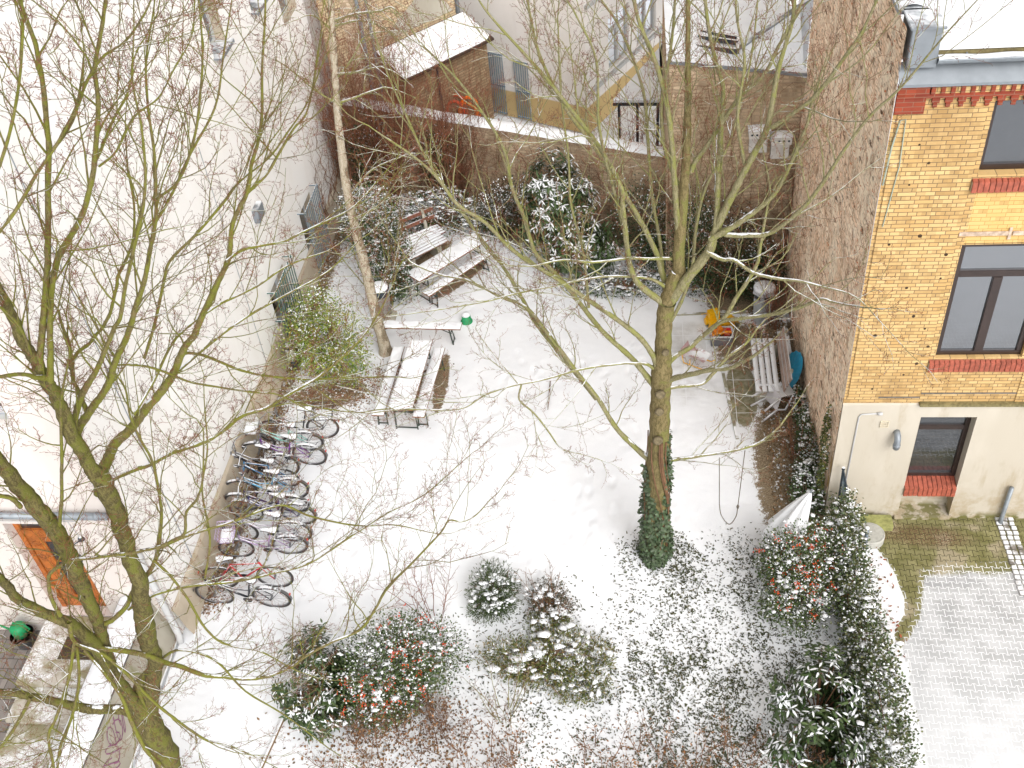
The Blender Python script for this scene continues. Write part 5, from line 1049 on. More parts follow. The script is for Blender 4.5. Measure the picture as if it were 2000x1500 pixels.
YG = [(.32, .38, .045), (.21, .31, .04), (.36, .36, .09), (.13, .22, .03)]
bush('green_shrub', 'rounded light green shrub dusted with snow beside the white wall and the path light', 'shrub', (-6.85, 17.55, 0), [(0, 0, .75, .92, .95, .8), (-.35, .7, .9, .6, .6, .75), (.45, -.4, .5, .6, .55, .5)], 8500, (.062, .030), YG, .15, 21, snowup=-.05, lumps=160, lr=.026)
bush('evergreen_shrub', 'dense dark evergreen shrub speckled with snow left of the garden tables', 'shrub', (-5.95, 20.35, 0), [(0, 0, 1.0, .62, .65, 1.1), (-.25, .5, 1.5, .7, .7, .9), (.3, -.4, .6, .5, .5, .6)], 8500, (.058, .038), GREENS, .24, 22, snowup=-.2, lumps=500, lr=.028)
bush('evergreen_shrub', 'snow-dusted evergreen between the birch and the far end of the white wall', 'shrub', (-6.8, 22.5, 0), [(0, 0, .8, .75, .8, .8)], 4200, (.055, .034), GREENS, .35, 23, snowup=-.3, lumps=420, lr=.035)
bush('evergreen_shrub', 'low snow-laden shrub behind the brown bench against the wall vines', 'shrub', (-5.2, 23.0, 0), [(0, 0, .5, 1.1, .7, .55), (1.5, -.2, .4, .8, .6, .4)], 5600, (.06, .035), GREENS+[(.16, .09, .05)], .4, 24, snowup=-.3, lumps=600, lr=.04)
bush('ivy_mass', 'dark ivy hanging on the garden wall just right of the birch trunk', 'ivy', (-6.9, 24.2, 0), [(0, 0, 1.5, .7, .4, 1.1), (1.9, -.5, 1.7, .55, .35, .8)], 5200, (.055, .04), GREENS[:1]+[(.02, .038, .015)], .16, 25)
bush('dark_shrub', 'dark leafy shrub in the rear bed left of the big snow-laden laurel', 'shrub', (-3.3, 22.5, 0), [(0, 0, .8, .8, .6, .8)], 3200, (.06, .035), [(.03, .045, .02), (.10, .07, .04)], .3, 26)
laurel('cherry_laurel', 'large drooping laurel with snow on every leaf before the middle of the garden wall', (-1.75, 21.4, 0), [(0, 0, 1.3, 1.15, .9, 1.3), (-.2, .2, 2.1, .8, .7, .8), (.35, -.5, .75, .95, .7, .75)], 560, 27, .19, .05)
bush('dark_shrub', 'dark evergreen shrub between the big laurel and the main tree', 'shrub', (.15, 21.4, 0), [(0, 0, 1.1, .9, .7, 1.15), (.4, -.3, .5, .8, .7, .5)], 5200, (.055, .032), GREENS[:1]+[(.025, .05, .018)], .28, 28)
bush('low_evergreen', 'low snow-covered ground shrub at the front edge of the rear bed', 'shrub', (-.35, 20.3, 0), [(0, 0, .16, 1.5, .5, .22), (1.5, .3, .2, .9, .5, .25)], 4200, (.055, .034), GREENS, .4, 29, snowup=-.5, lumps=600, lr=.035)
bush('dark_shrub', 'tall dark green shrub against the brown outbuilding wall below the nesting box', 'shrub', (2.0, 19.95, 0), [(0, 0, 1.1, 1.15, .55, 1.2), (-.7, -.1, 1.5, .6, .5, 1.3), (.6, -.1, .6, .7, .5, .6)], 8200, (.055, .036), GREENS[:1]+[(.022, .042, .016)], .26, 30)
rd = bush('rhododendron', 'dark long-leaved shrub at the left edge of the lower flower bed', 'shrub', (-5.35, 9.35, 0), [(0, 0, .6, .62, .8, .6)], 10, (.05, .03), GREENS, .5, 31)
for c in list(rd.children): bpy.data.objects.remove(c)
bpy.data.objects.remove(rd)
laurel('rhododendron', 'long-leaved evergreen with snowy rosettes left of the berried shrub at the bottom', (-5.25, 9.35, 0), [(0, 0, .5, .68, .75, .55), (.3, -.5, .4, .6, .5, .4)], 560, 31, .12, .034, .5, k=9)
FT = [(.055, .105, .032), (.09, .14, .045), (.12, .14, .05)]
bush('firethorn', 'large firethorn with orange berries in the middle of the lower left', 'shrub', (-4.0, 9.45, 0), [(0, 0, .6, .85, .85, .62), (.35, .35, .5, .75, .7, .5), (-.2, -.5, .45, .6, .5, .42)], 13500, (.046, .026), FT, .20, 32, berries=100, snowup=-.1, lumps=520, lr=.03)
bush('firethorn', 'tall firethorn with orange berries beside the folded white parasol at the right', 'shrub', (2.75, 11.75, 0), [(0, 0, .65, .62, .7, .65), (-.1, -.7, .5, .62, .6, .5), (-.25, .15, .5, .45, .4, .5)], 12500, (.046, .026), FT, .20, 33, berries=85, snowup=-.1, lumps=450, lr=.03)
bush('young_yew', 'small feathery green yew in the snow at the bottom centre of the lawn', 'shrub', (-2.55, 11.35, 0), [(0, 0, .28, .42, .42, .34), (0, -.3, .2, .45, .35, .22)], 5200, (.07, .013), [(.05, .09, .03), (.08, .11, .045)], .03, 34, wild=.35, lumps=170, lr=.038)
bush('small_dark_shrub', 'small brownish evergreen tangled with bare twigs right of the young yew', 'shrub', (-1.55, 11.1, 0), [(0, 0, .2, .42, .4, .26)], 2600, (.04, .02), [(.06, .06, .03), (.12, .09, .05)], .1, 35, lumps=110, lr=.04)
bush('juniper', 'sprawling yellow-green juniper half buried in snow at the bottom centre', 'shrub', (-1.75, 9.9, 0), [(-.35, .1, .16, .62, .38, .2), (.45, .25, .18, .45, .5, .22), (.75, -.35, .16, .55, .4, .2), (0, -.1, .16, .5, .35, .2), (.2, .75, .12, .4, .35, .16), (.95, .1, .12, .4, .45, .15)], 12500, (.055, .017), [(.19, .20, .045), (.15, .17, .045), (.08, .12, .03), (.26, .19, .08)], .10, 36, snowup=-.1, lumps=230, lr=.055)
bush('ivy_hedge', 'tall dark ivy growing over the fence between the lawn and the paved yard', 'hedge', (3.6, 11.3, 0), [(0, 1.0, .6, .32, .9, .62), (-.05, 0, .62, .36, .8, .62), (0, -1.0, .55, .36, .8, .55), (.05, -2.0, .6, .4, .85, .6), (.02, -3.0, .6, .42, .9, .6)], 19000, (.05, .036), [(.06, .10, .036), (.09, .12, .045), (.13, .135, .055)], .19, 37, snowup=-.25, lumps=420, lr=.034)
laurel('cherry_laurel', 'broad laurel with white snow strips on its leaves in the bottom right corner', (2.75, 9.1, 0), [(0, 0, .65, .68, .75, .62), (-.1, -.85, .6, .65, .6, .55)], 520, 38, .15, .042, .6, k=9)
bush('side_wall_ivy', 'ivy with snow climbing from the earth at the foot of the ragged brick wall', 'ivy', (3.22, 14.6, 0), [(0, 0, .4, .16, .9, .5), (-.1, -1.0, .35, .3, .7, .38), (.02, 1.3, .25, .14, .6, .3)], 4800, (.05, .04), GREENS, .25, 39, lumps=260, lr=.03)
bush('side_wall_ivy', 'thin yellowish ivy climbing the corner of the ragged wall above the white parasol', 'ivy', (3.3, 13.55, 0), [(0, 0, .9, .06, .2, 1.0), (0, .2, 1.8, .05, .16, .6)], 1100, (.045, .035), [(.16, .17, .04), (.09, .11, .03), (.05, .08, .03)], .1, 40, stem=False)
# ivy sleeve round the trunk
rng = np.random.default_rng(50); IV = thing('trunk_ivy', 'green ivy sleeve wrapped round the foot of the big bare tree', 'ivy', tuple(gz(1279, 1090)))
n = 4200; hh = rng.random(n)**1.25*3.05; base = gz(1279, 1084); topp = gy(1286, 850, 12.36)
ax = base+(topp-base)*(hh/max(topp[2], .1))[:, None]; th = rng.uniform(0, 6.28, n); keep_ = (hh < 1.9+.5*np.sin(th*2+1)) | (np.cos(th-.35) > .35)
R0_ = .205-.02*hh+.06*rng.random(n)+.05*np.exp(-hh*4)+.03*np.sin(th*3+hh*4); rd_ = np.stack([np.cos(th), np.sin(th), 0*th], -1); C = ax+rd_*R0_[:, None]; C[:, 2] = np.maximum(C[:, 2], .03)
C, rd_, th = C[keep_], rd_[keep_], th[keep_]; n = len(C); D = nrm(rd_*.35+rng.normal(0, .6, (n, 3))+[0, 0, -.35]); v, q, t = blades(C, D, rd_+[0, 0, .35], rng.uniform(.05, .085, n), rng.uniform(.04, .065, n), .15)
mesh_np('leaves', v, q, t, mat=MLEAF, cols=np.repeat(vary([(.05, .09, .045), (.075, .125, .06), (.11, .15, .09), (.04, .065, .03)], n), 6, 0), parent=IV)
T = Tubes(); k = 9; a = rng.uniform(0, 6.28, k); zz = np.linspace(0, 1, 10); P = np.stack([base+(topp-base)*z_+np.stack([np.cos(a+.6*math.sin(z_*5)), np.sin(a+.6*math.sin(z_*5)), 0*a], -1)*(.24-.04*z_) for z_ in zz], 1); T.add(P, np.full((k, 10), .011), 5); T.build('stems', MTWIG2, IV)

# dry-leaved hedge along the bottom
def dryhedge(name, label, x0, x1, y0, y1, n, h, nl, seed):
    global rng; keep = rng; rng = np.random.default_rng(seed); root = thing(name, label, 'hedge', ((x0+x1)/2, (y0+y1)/2, 0)); T, Tw = Tubes(), Tubes()
    o = np.stack([rng.uniform(x0, x1, n), rng.uniform(y0, y1, n), np.zeros(n)], -1); p = grow(o, rng.normal(0, .3, (n, 3))*[1, 1, 0]+[0, 0, 1.], h*rng.uniform(.6, 1.1, n), 6, .1, .03); T.add(p, np.linspace(.008, .003, 6)[None]*np.ones((n, 1)), 5)
    o, d, par, t = spawn(p, 8, .25, 1, .8); p2 = grow(o, d, rng.uniform(.12, .35, len(par)), 4, .15, .04); Tw.add(p2, np.linspace(.0035, .002, 4)[None]*np.ones((len(p2), 1)), 3)
    o, d, par, t = spawn(p2, 4, .2, 1, .8); s_ = rng.random(len(o)) < nl; o, d = o[s_], d[s_]; m_ = len(o); v, q, t = blades(o, d+rng.normal(0, .5, d.shape), rng.normal(0, .6, d.shape)+[0, 0, .6], rng.uniform(.03, .055, m_), rng.uniform(.018, .03, m_), .3)
    mesh_np('dry_leaves', v, q, t, mat=MDRY, cols=np.repeat(vary([(.30, .13, .05), (.22, .10, .045), (.38, .20, .10), (.14, .08, .05)], m_), 6, 0), parent=root)
    T.build('stems', MTWIG2, root); Tw.build('twigs', MTWIG2, root); rng = keep
dryhedge('beech_hedge', 'low bare hedge with clinging brown leaves along the bottom edge, left of centre', -4.9, -1.9, 7.5, 8.7, 70, .75, .42, 61)
dryhedge('beech_hedge', 'thin bare hedge with few brown leaves along the bottom edge, right of centre', -.9, 1.9, 7.5, 8.6, 55, .8, .34, 62)
dryhedge('beech_hedge', 'brown-leaved twiggy hedge beneath the snow-striped laurel in the bottom right corner', 2.2, 3.3, 7.6, 8.5, 26, .7, .4, 63)
dryhedge('dead_perennials', 'brown dried perennials at the foot of the lower left firethorn', -4.6, -3.1, 8.5, 9.1, 40, .45, .45, 64)

# ivy leaves poking through the snow, and leaf litter
def scatter(name, label, cat, pts, L, Wd, cols, mat, tilt=.35, seed=1, z=.03):
    r = np.random.default_rng(seed); n = len(pts); a = r.uniform(0, 6.28, n); D = np.stack([np.cos(a), np.sin(a), r.normal(0, tilt, n)], -1); N_ = np.array([0, 0, 1.])+r.normal(0, tilt*1.3, (n, 3))
    C = np.column_stack([pts, np.full(n, z)+garden_z(pts[:, 0], pts[:, 1])-.03+r.uniform(0, .02, n)]); v, q, t = blades(C, D, N_, L*r.uniform(.6, 1.3, n), Wd*r.uniform(.6, 1.3, n), .3)
    o = mesh_np(name, v, q, t, mat=mat, cols=np.repeat(vary(cols, n), 6, 0)); return tag(o, label, cat, None, 'stuff')
r = np.random.default_rng(70); X = r.uniform(-3.4, 3.6, 90000); Y = r.uniform(7.4, 13.3, 90000)
dens = sst(X, -.9, 1.0)*(1-sst(Y, 12.2, 13.2)*(1-.0*X))*(.85) + .55*sst(X, -2.8, -1.2)*(1-sst(Y, 9.6, 11.2)) + .35*blob(X, Y, -1.6, 10.2, 1.6, 1.3)+.5*blob(X, Y, .45, 12.3, .7, .45)
dens = dens*(.5+.8*(fbm(X+.3*fbm(X, Y, 2.7, 80), Y+.3*fbm(X, Y, 3.1, 81), 7, 79) > -.05))*(.45+.75*(fbm(X, Y, 3.1, 71)+.35).clip(0, 1)+.3*(fbm(X, Y, 1.0, 72) > 0))*(1-.75*sst(Y, 11.8, 12.9)*(X < 1.6)*(np.hypot(X-.3, Y-12.3) > .75))
k = r.random(90000) < dens*.5; scatter('ivy_ground_cover', 'low ivy poking through the snow across the lower right of the garden', 'ground cover', np.column_stack([X[k], Y[k]]), .055, .021, [(.045, .06, .024), (.075, .085, .032), (.035, .042, .02), (.11, .09, .045)], MLEAF, .5, 73)
X = np.concatenate([-7.95+np.abs(r.normal(0, .22, 9000)), r.uniform(2.5, 3.35, 4200), r.normal(-6.5, .8, 1800), r.normal(-3.9, .8, 1800)]); Y = np.concatenate([r.uniform(10.8, 24, 9000), r.uniform(12.8, 19.5, 4200), r.normal(16.6, .35, 1800), r.normal(8.6, .5, 1800)])
k = (X > -7.98) & (X < 3.36); scatter('leaf_litter', 'fallen brown leaves along the foot of both long walls', 'leaf litter', np.column_stack([X[k], Y[k]]), .05, .035, [(.20, .10, .045), (.30, .16, .075), (.12, .075, .045), (.38, .25, .15), (.75, .75, .76)], MDRY, .35, 74)
X = r.uniform(-4.8, 2.6, 6000); Y = r.uniform(7.2, 9.4, 6000); k = r.random(6000) < .55*(fbm(X, Y, 2.2, 75) > -.1)*(1-sst(Y, 8.5, 9.4)); scatter('fallen_leaves', 'scattered brown leaves in the snow along the bottom edge', 'leaf litter', np.column_stack([X[k], Y[k]]), .045, .026, [(.26, .12, .05), (.16, .09, .05), (.34, .18, .09)], MDRY, .4, 76)
X = r.normal(-5.2, .35, 500); Y = r.normal(17.3, .18, 500); scatter('groundcover_patch', 'patch of dark leaves and brown litter under the single bench beside the birch', 'ground cover', np.column_stack([X, Y]), .05, .03, [(.03, .04, .02), (.25, .12, .06)], MLEAF, .4, 77)
X = r.uniform(3.5, 4.4, 200); Y = r.uniform(10.2, 13.1, 200); scatter('yard_leaves', 'few reddish leaves on the snow tongue beside the steel pole', 'leaf litter', np.column_stack([X, Y]), .06, .035, [(.33, .09, .04), (.22, .1, .05)], MDRY, .4, 78)
rng = np.random.default_rng(99)

# ---------------------------------------------------------------- garden furniture
MSLAT = plain('weathered_slats', (.19, .105, .06), .8, .3, 14, snow=(.8, .25, 2.5))
MRSLAT = plain('reddish_brown_slats', (.21, .085, .055), .7, .3, 14, snow=(.9, 1.1, 4))
MEDGE = plain('table_edge', (.22, .10, .05), .7, .2, 10)
MLEG = plain('folding_leg_steel', (.045, .06, .05), .5, .3, 20, .1)
def unit(a, b): a = np.array(a, float)[:2]; b = np.array(b, float)[:2]; d = (b-a); L = np.linalg.norm(d); return d/L, L
def beer(name, label, cat, pa, pb, zt, w, L=2.2, group=None, sag=.0):
    """a folding table or bench whose top runs through two seen points at height zt"""
    a, b = gz(*pa, zt), gz(*pb, zt); d, _ = unit(a, b); mid = (a+b)/2; s = np.array([-d[1], d[0]])
    if L is None: L = np.linalg.norm((b-a)[:2])
    root = thing(name, label, cat, (mid[0], mid[1], 0), group)
    F = lambda u, v, z: np.array([mid[0]+d[0]*u+s[0]*v, mid[1]+d[1]*u+s[1]*v, z+.03]); M_ = lambda p: F(*p)
    m = MB(); m.box((-L/2, -w/2, zt-.028), (L/2, w/2, zt), M_); m.build('top' if cat == 'table' else 'seat', MEDGE, root, bevel=.004)
    m = MB(); rr = random.Random(int(pa[0])); nu, nv = 10, 44
    def f(u, v):
        uu = (u-.5)*(w-.012); vv = (v-.5)*(L-.012); e = min(u, 1-u)*w; e2 = min(v, 1-v)*L; q = min(1, e/.03)*min(1, e2/.03)
        return F(vv, uu, zt+.003+(.034+.006*math.sin(v*21+u*3)+.004*math.sin(u*9+v*47))*math.sqrt(max(q, 0)))
    m.sheet(f, nu, nv); m.build('snow_cap', MSNOW, root, smooth=True)
    for e in (-1, 1):
        m = MB(); u0, u1 = e*(L/2-.28), e*(L/2-.22)
        for k in (-1, 1): m.bar(F(u0, k*(w/2-.05), zt-.03), F(u1, k*(w/2-.03), 0), .025, .025); 
        m.bar(F(u1, -(w/2-.03), .05), F(u1, w/2-.03, .05), .02, .02); m.bar(F(u0+(u1-u0)*.4, -(w/2-.04), zt*.6), F(u0+(u1-u0)*.4, w/2-.04, zt*.6), .02, .02)
        m.bar(F(u0+(u1-u0)*.5, 0, zt*.5), F(u0-e*.35, 0, zt-.03), .012, .02); m.build('leg', MLEG, root)
    return root
G1, G2 = 'folding tables and benches in the snow', None
beer('folding_table', 'long folding table under a smooth white sheet of snow in the rear left corner', 'table', (817, 537), (930, 469), .77, .52, group=G1)
beer('folding_bench', 'narrow folding bench on the right side of the rear snow-covered table', 'bench', (846, 567), (945, 500), .48, .26, group=G1)
beer('folding_bench', 'single folding bench beside the birch foot, seen side-on with its legs showing', 'bench', (740, 635), (877, 638), .48, .26, group=G1)
beer('folding_table', 'snow-covered folding table nearest the bicycles, running towards the viewer', 'table', (821, 672), (783, 795), .77, .52, group=G1)
beer('folding_bench', 'narrow folding bench along the right side of the table nearest the bicycles', 'bench', (855, 692), (821, 803), .48, .26, group=G1)
beer('folding_bench', 'narrow folding bench along the left side of the table nearest the bicycles', 'bench', (776, 690), (742, 800), .48, .26, group=G1)
def parkbench(label, pa, pb, zt, back, mt, seed, group='slatted park benches'):
    a, b = gz(*pa, zt), gz(*pb, zt); d, L = unit(a, b); mid = (a+b)/2; s = np.array([-d[1], d[0]])
    root = thing('park_bench', label, 'bench', (mid[0], mid[1], 0), group); F = lambda u, v, z: np.array([mid[0]+d[0]*u+s[0]*v, mid[1]+d[1]*u+s[1]*v, z+.02]); M_ = lambda p: F(*p)
    for i in range(4):
        m = MB(); v0 = -.22+i*.115; m.box((-L/2, v0, zt-.04), (L/2, v0+.095, zt), M_); sl = m.build('seat_slat', mt, root, bevel=.006)
        m = MB(); m.sheet(lambda u, v, v0=v0: F((v-.5)*(L-.01), v0+.005+.085*u, zt+.002+.028*math.sqrt(max(0, math.sin(math.pi*u)))*min(1, 8*min(v, 1-v)+.05)*(1+.15*math.sin(v*40))), 5, 30); m.build('snow_strip', MSNOW, sl, smooth=True)
    if back:
        for i in range(2):
            m = MB(); z = zt+.16+i*.19; v0 = .27+i*.06; m.box((-L/2, v0, z), (L/2, v0+.035, z+.11), M_); m.build('back_slat', mt, root, bevel=.006)
    for e in (-1, 1):
        m = MB(); u = e*(L/2-.3); m.box((u-.06, -.2, -.02), (u+.06, .22, zt-.041), M_)
        if back: m.bar(F(u, .2, .1), F(u, .36, zt+.5), .08, .07)
        m.build('leg', MCONC, root, bevel=.01)
    return root
parkbench('white-snowed slatted bench between the rear table and the brown bench', (778, 508), (868, 463), .46, False, MSLAT, 1)
parkbench('brown wooden bench with a two-board back at the far left of the rear sitting corner', (775, 482), (862, 446), .44, True, MRSLAT, 2)
# bench on the right with its leaning backrest
a, b = gz(1488, 662, .46), gz(1500, 766, .46); d, L = unit(b, a); mid = (a+b)/2; s = np.array([d[1], -d[0]])
RBn = thing('park_bench', 'white-snowed bench with four broad slats and a tilted slatted back beside the ragged brick wall', 'bench', (mid[0], mid[1], 0), 'slatted park benches')
F = lambda u, v, z: np.array([mid[0]+d[0]*u+s[0]*v, mid[1]+d[1]*u+s[1]*v, z+.02]); M_ = lambda p: F(*p)
MWSL = plain('grey_white_slats', (.50, .47, .44), .7, .2, 14, snow=(.8, .2, 2))
for i in range(4):
    v0 = -.24+i*.125; m = MB(); m.box((-L/2, v0, .42), (L/2, v0+.10, .46), M_); sl = m.build('seat_slat', MWSL, RBn, bevel=.006)
    m = MB(); m.sheet(lambda u, v, v0=v0: F((v-.5)*(L-.01), v0+.004+.092*u, .462+.028*math.sqrt(max(0, math.sin(math.pi*u)))*min(1, 10*min(v, 1-v)+.05)*(1+.15*math.sin(v*33))), 5, 30); m.build('snow_strip', MSNOW, sl, smooth=True)
for u0 in (-.38, .38):
    m = MB(); m.box((u0*L*1.02-.03, -.24, .462), (u0*L*1.02+.03, .24, .485), M_); m.build('cross_slat', MSNOW, RBn, bevel=.01)
for i in range(3):
    m = MB(); m.bar(F(-L/2, .33+i*.045, .5+i*.125), F(L/2, .33+i*.045, .5+i*.125), .03, .11, (s[0]*.4, s[1]*.4, 1)); m.build('back_slat', plain('pinkish_slats', (.34, .25, .21), .7, .25, 12, snow=(.55, .6, 3)), RBn, bevel=.005)
for e in (-1, 1):
    m = MB(); u = e*(L/2-.22); m.box((u-.06, -.22, -.02), (u+.06, .3, .418), M_); m.bar(F(u, .3, .1), F(u, .46, .86), .07, .05); m.build('leg', MCONC, RBn, bevel=.01)

# bins
def hexbin(label, base, mat, h, r, topmat, plinth):
    root = thing('litter_bin', label, 'bin', (base[0], base[1], 0)); c = (base[0], base[1], 0.02)
    m = MB()
    if plinth: m.box((c[0]-.2, c[1]-.16, 0), (c[0]+.28, c[1]+.16, .12)); m.build('plinth', MCONC, root, bevel=.01); m = MB()
    z0 = .1 if plinth else .02; rr = r*.8
    m.lathe((c[0], c[1], z0), [(rr, 0), (r*.92, h*.72)], 6, ph=.3); m.build('bin_body', mat, root, bevel=.008)
    m = MB(); m.lathe((c[0], c[1], z0+h*.725), [(r*.80, 0), (r*.80, h*.13)], 6, ph=.3); m.build('opening', MDARK, root)
    m = MB(); m.lathe((c[0], c[1], z0+h*.86), [(r*1.02, 0), (r*1.06, .03), (r*.98, .10), (r*.55, .13)], 6, ph=.3); ld = m.build('lid', topmat, root, bevel=.006)
    m = MB()
    for k in (0, 2, 4): q = .3+k*math.pi/3; m.bar((c[0]+r*.9*math.cos(q), c[1]+r*.9*math.sin(q), z0+h*.7), (c[0]+r*.95*math.cos(q), c[1]+r*.95*math.sin(q), z0+h*.88), .09, .02, (math.cos(q), math.sin(q), 0))
    m.build('lid_support', mat, root)
    m = MB(); m.lathe((c[0], c[1], z0+h*.86+.10), [(r*.96, 0), (r*.93, .05), (r*.7, .085), (.02, .10)], 12, ph=.3); m.build('snow_cap', MSNOW, ld, smooth=True)
MBINC = plain('rough_bin_concrete', (.24, .22, .195), .9, .3, 25); MBING = plain('light_grey_bin_paint', (.42, .44, .46), .5, .12, 8, .2)
hexbin('rough concrete litter bin with a black lid under round snow beside the birch', gz(752, 622), MBINC, .82, .23, MDARK, True)
hexbin('light grey six-sided litter bin by the ragged wall above the right-hand bench', gz(1487, 628), MBING, .95, .25, MBING, False)
# path light
p = gz(577, 722); PL = thing('path_light', 'short path light with white cylinder and black cap at the foot of the white wall', 'lamp', (p[0], p[1], 0))
m = MB(); m.lathe((p[0], p[1], 0), [(.07, 0), (.065, .32)], 14); m.build('post', MDARK, PL, smooth=True)
m = MB(); m.lathe((p[0], p[1], .321), [(.10, 0), (.10, .34)], 18); m.build('lamp_shade', plain('opal_shade', (.62, .61, .6), .4, .05), PL, smooth=True)
m = MB(); m.lathe((p[0], p[1], .662), [(.108, 0), (.11, .05), (.07, .08)], 18); m.build('cap', MDARK, PL, smooth=True)

# ---------------------------------------------------------------- bicycles
MTYRE = plain('tyre_rubber', (.05, .045, .042), .8, .3, 30, snow=(.95, .9, 7)); MRIM = plain('spokes_and_rims', (.22, .22, .23), .4, .2, 20, .5)
MBLK = plain('black_bike_parts', (.018, .02, .022), .5, .3, 20, .1, .4, snow=(.72, .5, 12)); MMUD = plain('silver_mudguard', (.15, .15, .15), .4, .25, 12, .3, snow=(.86, .8, 6))
paints = {}
def paint(c):
    if c not in paints: paints[c] = plain('bike_paint', c, .35, .15, 20, .1, .5, snow=(.80, .45, 9))
    return paints[c]
def bicycle(label, rear, ang, c, city=True, basket=None, crate=None, guards=True, lean=.13, child=1.0, saddle=(.05, .04, .035), scover=None, snowy=1.0):
    jr = random.Random(label); ang = ang+jr.uniform(-.10, .10); lean = lean*jr.uniform(.5, 1.9); child = child*jr.uniform(.95, 1.03)
    base = np.array([rear[0], rear[1], .02]); ca, sa = math.cos(ang), math.sin(ang); fw = np.array([ca, sa, 0]); lf = np.array([-sa, ca, 0]); upv = np.array([0, 0, 1.])*math.cos(lean)+lf*math.sin(lean); side = lf*math.cos(lean)-np.array([0, 0, 1.])*math.sin(lean)
    P = lambda x, y, z: base+(fw*x+side*y+upv*z)*child
    root = thing('bicycle', label, 'bicycle', tuple(base), 'bicycles parked in a row along the white wall'); M_ = paint(c); R_ = .335
    for k, x in enumerate((0, 1.06)):
        T = Tubes(); a = np.linspace(0, 2*math.pi, 33); T.add(np.array([P(x+R_*math.cos(q), 0, R_+R_*math.sin(q)) for q in a]), np.full(33, .021*child), 7); wh = T.build('wheel', MTYRE, root)
        T = Tubes(); T.add(np.array([P(x+.305*math.cos(q), 0, R_+.305*math.sin(q)) for q in a]), np.full(33, .010), 5)
        for j in range(20):
            q = j*math.pi/10; T.add(np.array([P(x, .02*(-1)**j, R_), P(x+.3*math.cos(q), 0, R_+.3*math.sin(q))]), np.full(2, .0017), 3)
        T.add(np.array([P(x, -.05, R_), P(x, .05, R_)]), np.full(2, .018), 8); T.build('rim', MRIM, wh)
        if guards:
            m = MB(); qs = np.linspace(math.pi*(.05 if k else .1), math.pi*(.78 if k else 1.02), 16)
            for i in range(15):
                w = .025; A = [P(x+.375*math.cos(q), yy, R_+.375*math.sin(q)) for q in (qs[i], qs[i+1]) for yy in (-w, w)]; m.quad(A[0], A[1], A[3], A[2])
            m.build('mudguard', MMUD, root, smooth=True)
    bb, st, hb, ht, rh, fh = (.44, 0, .29), (.29, 0, .76), (.90, 0, .70), (.87, 0, .84), (0, 0, R_), (1.06, 0, R_)
    m = MB(); tb = lambda a, b, r=.016: m.tube([P(*a), P(*b)], r*child, 8)
    tb(bb, st); tb(hb, ht, .018)
    if city: m.tube([P(*bb), P(.62, 0, .42), P(*hb)], .02*child, 8); m.tube([P(.35, 0, .55), P(.6, 0, .56), P(.885, 0, .78)], .013*child, 8)
    else: tb(bb, hb, .019); tb(st, (.88, 0, .80), .016)
    for y in (-.05, .05): m.tube([P(.29, y*.3, .72), P(0, y, R_)], .009, 6); m.tube([P(.44, y*.6, .29), P(0, y, R_)], .010, 6)
    m.build('frame', M_, root, smooth=True)
    m = MB()
    for y in (-.045, .045): m.tube([P(.91, y, .68), P(.97, y, .5), P(1.06, y, R_)], .011, 6)
    m.build('fork', M_ if not city else MRIM, root, smooth=True)
    m = MB(); m.tube([P(.87, 0, .84), P(.85, 0, 1.0)], .012, 8)
    if city: m.tube([P(.62, -.29, 1.0), P(.74, -.26, 1.03), P(.86, -.1, 1.02), P(.86, .1, 1.02), P(.74, .26, 1.03), P(.62, .29, 1.0)], .011, 7)
    else: m.tube([P(.85, -.30, 1.0), P(.90, 0, 1.01), P(.85, .30, 1.0)], .012, 7); m.tube([P(.85, -.28, 1.0), P(.96, -.28, 1.04)], .011, 6); m.tube([P(.85, .28, 1.0), P(.96, .28, 1.04)], .011, 6)
    m.build('handlebar', MRIM if city else MBLK, root, smooth=True)
    m = MB(); m.tube([P(.29, 0, .76), P(.26, 0, .92)], .012, 8); m.build('seat_post', MRIM, root)
    ms_ = scover or plain('saddle_leather', saddle, .6, .3, 20)
    m = MB(); pr = [(.42, .02), (.36, .025), (.28, .05), (.2, .085), (.13, .09), (.1, .05)]; v = []
    for x, w in pr: v += [P(x, -w, .945), P(x, 0, .965), P(x, w, .945), P(x, 0, .915)]
    f = [(i*4+k, i*4+(k+1) % 4, (i+1)*4+(k+1) % 4, (i+1)*4+k) for i in range(5) for k in range(4)]+[(0, 1, 2, 3), (23, 22, 21, 20)]; m.add(v, f); sd_ = m.build('saddle', ms_, root, smooth=True)
    m = MB(); v = []
    for x, w in pr: v += [P(x, -w*.9, .962), P(x, 0, .962)+[0, 0, .045*snowy], P(x, w*.9, .962), P(x, 0, .955)]
    m.add(v, f); m.build('saddle_snow', MSNOW, sd_, smooth=True)
    m = MB(); m.lathe(P(.44, .05, .29), [(.085, -.004), (.085, .004)], 16, side); m.tube([P(.44, .07, .29), P(.50, .08, .13)], .009, 6); m.tube([P(.44, -.07, .29), P(.38, -.08, .45)], .009, 6)
    m.bar(P(.50, .08, .13), P(.50, .17, .13), .06, .02); m.bar(P(.38, -.08, .45), P(.38, -.17, .45), .06, .02); m.tube([P(.44, .05, .37), P(0, .05, R_+.04)], .005, 4); m.tube([P(.44, .05, .21), P(0, .05, R_-.04)], .005, 4); m.build('crankset', MBLK, root)
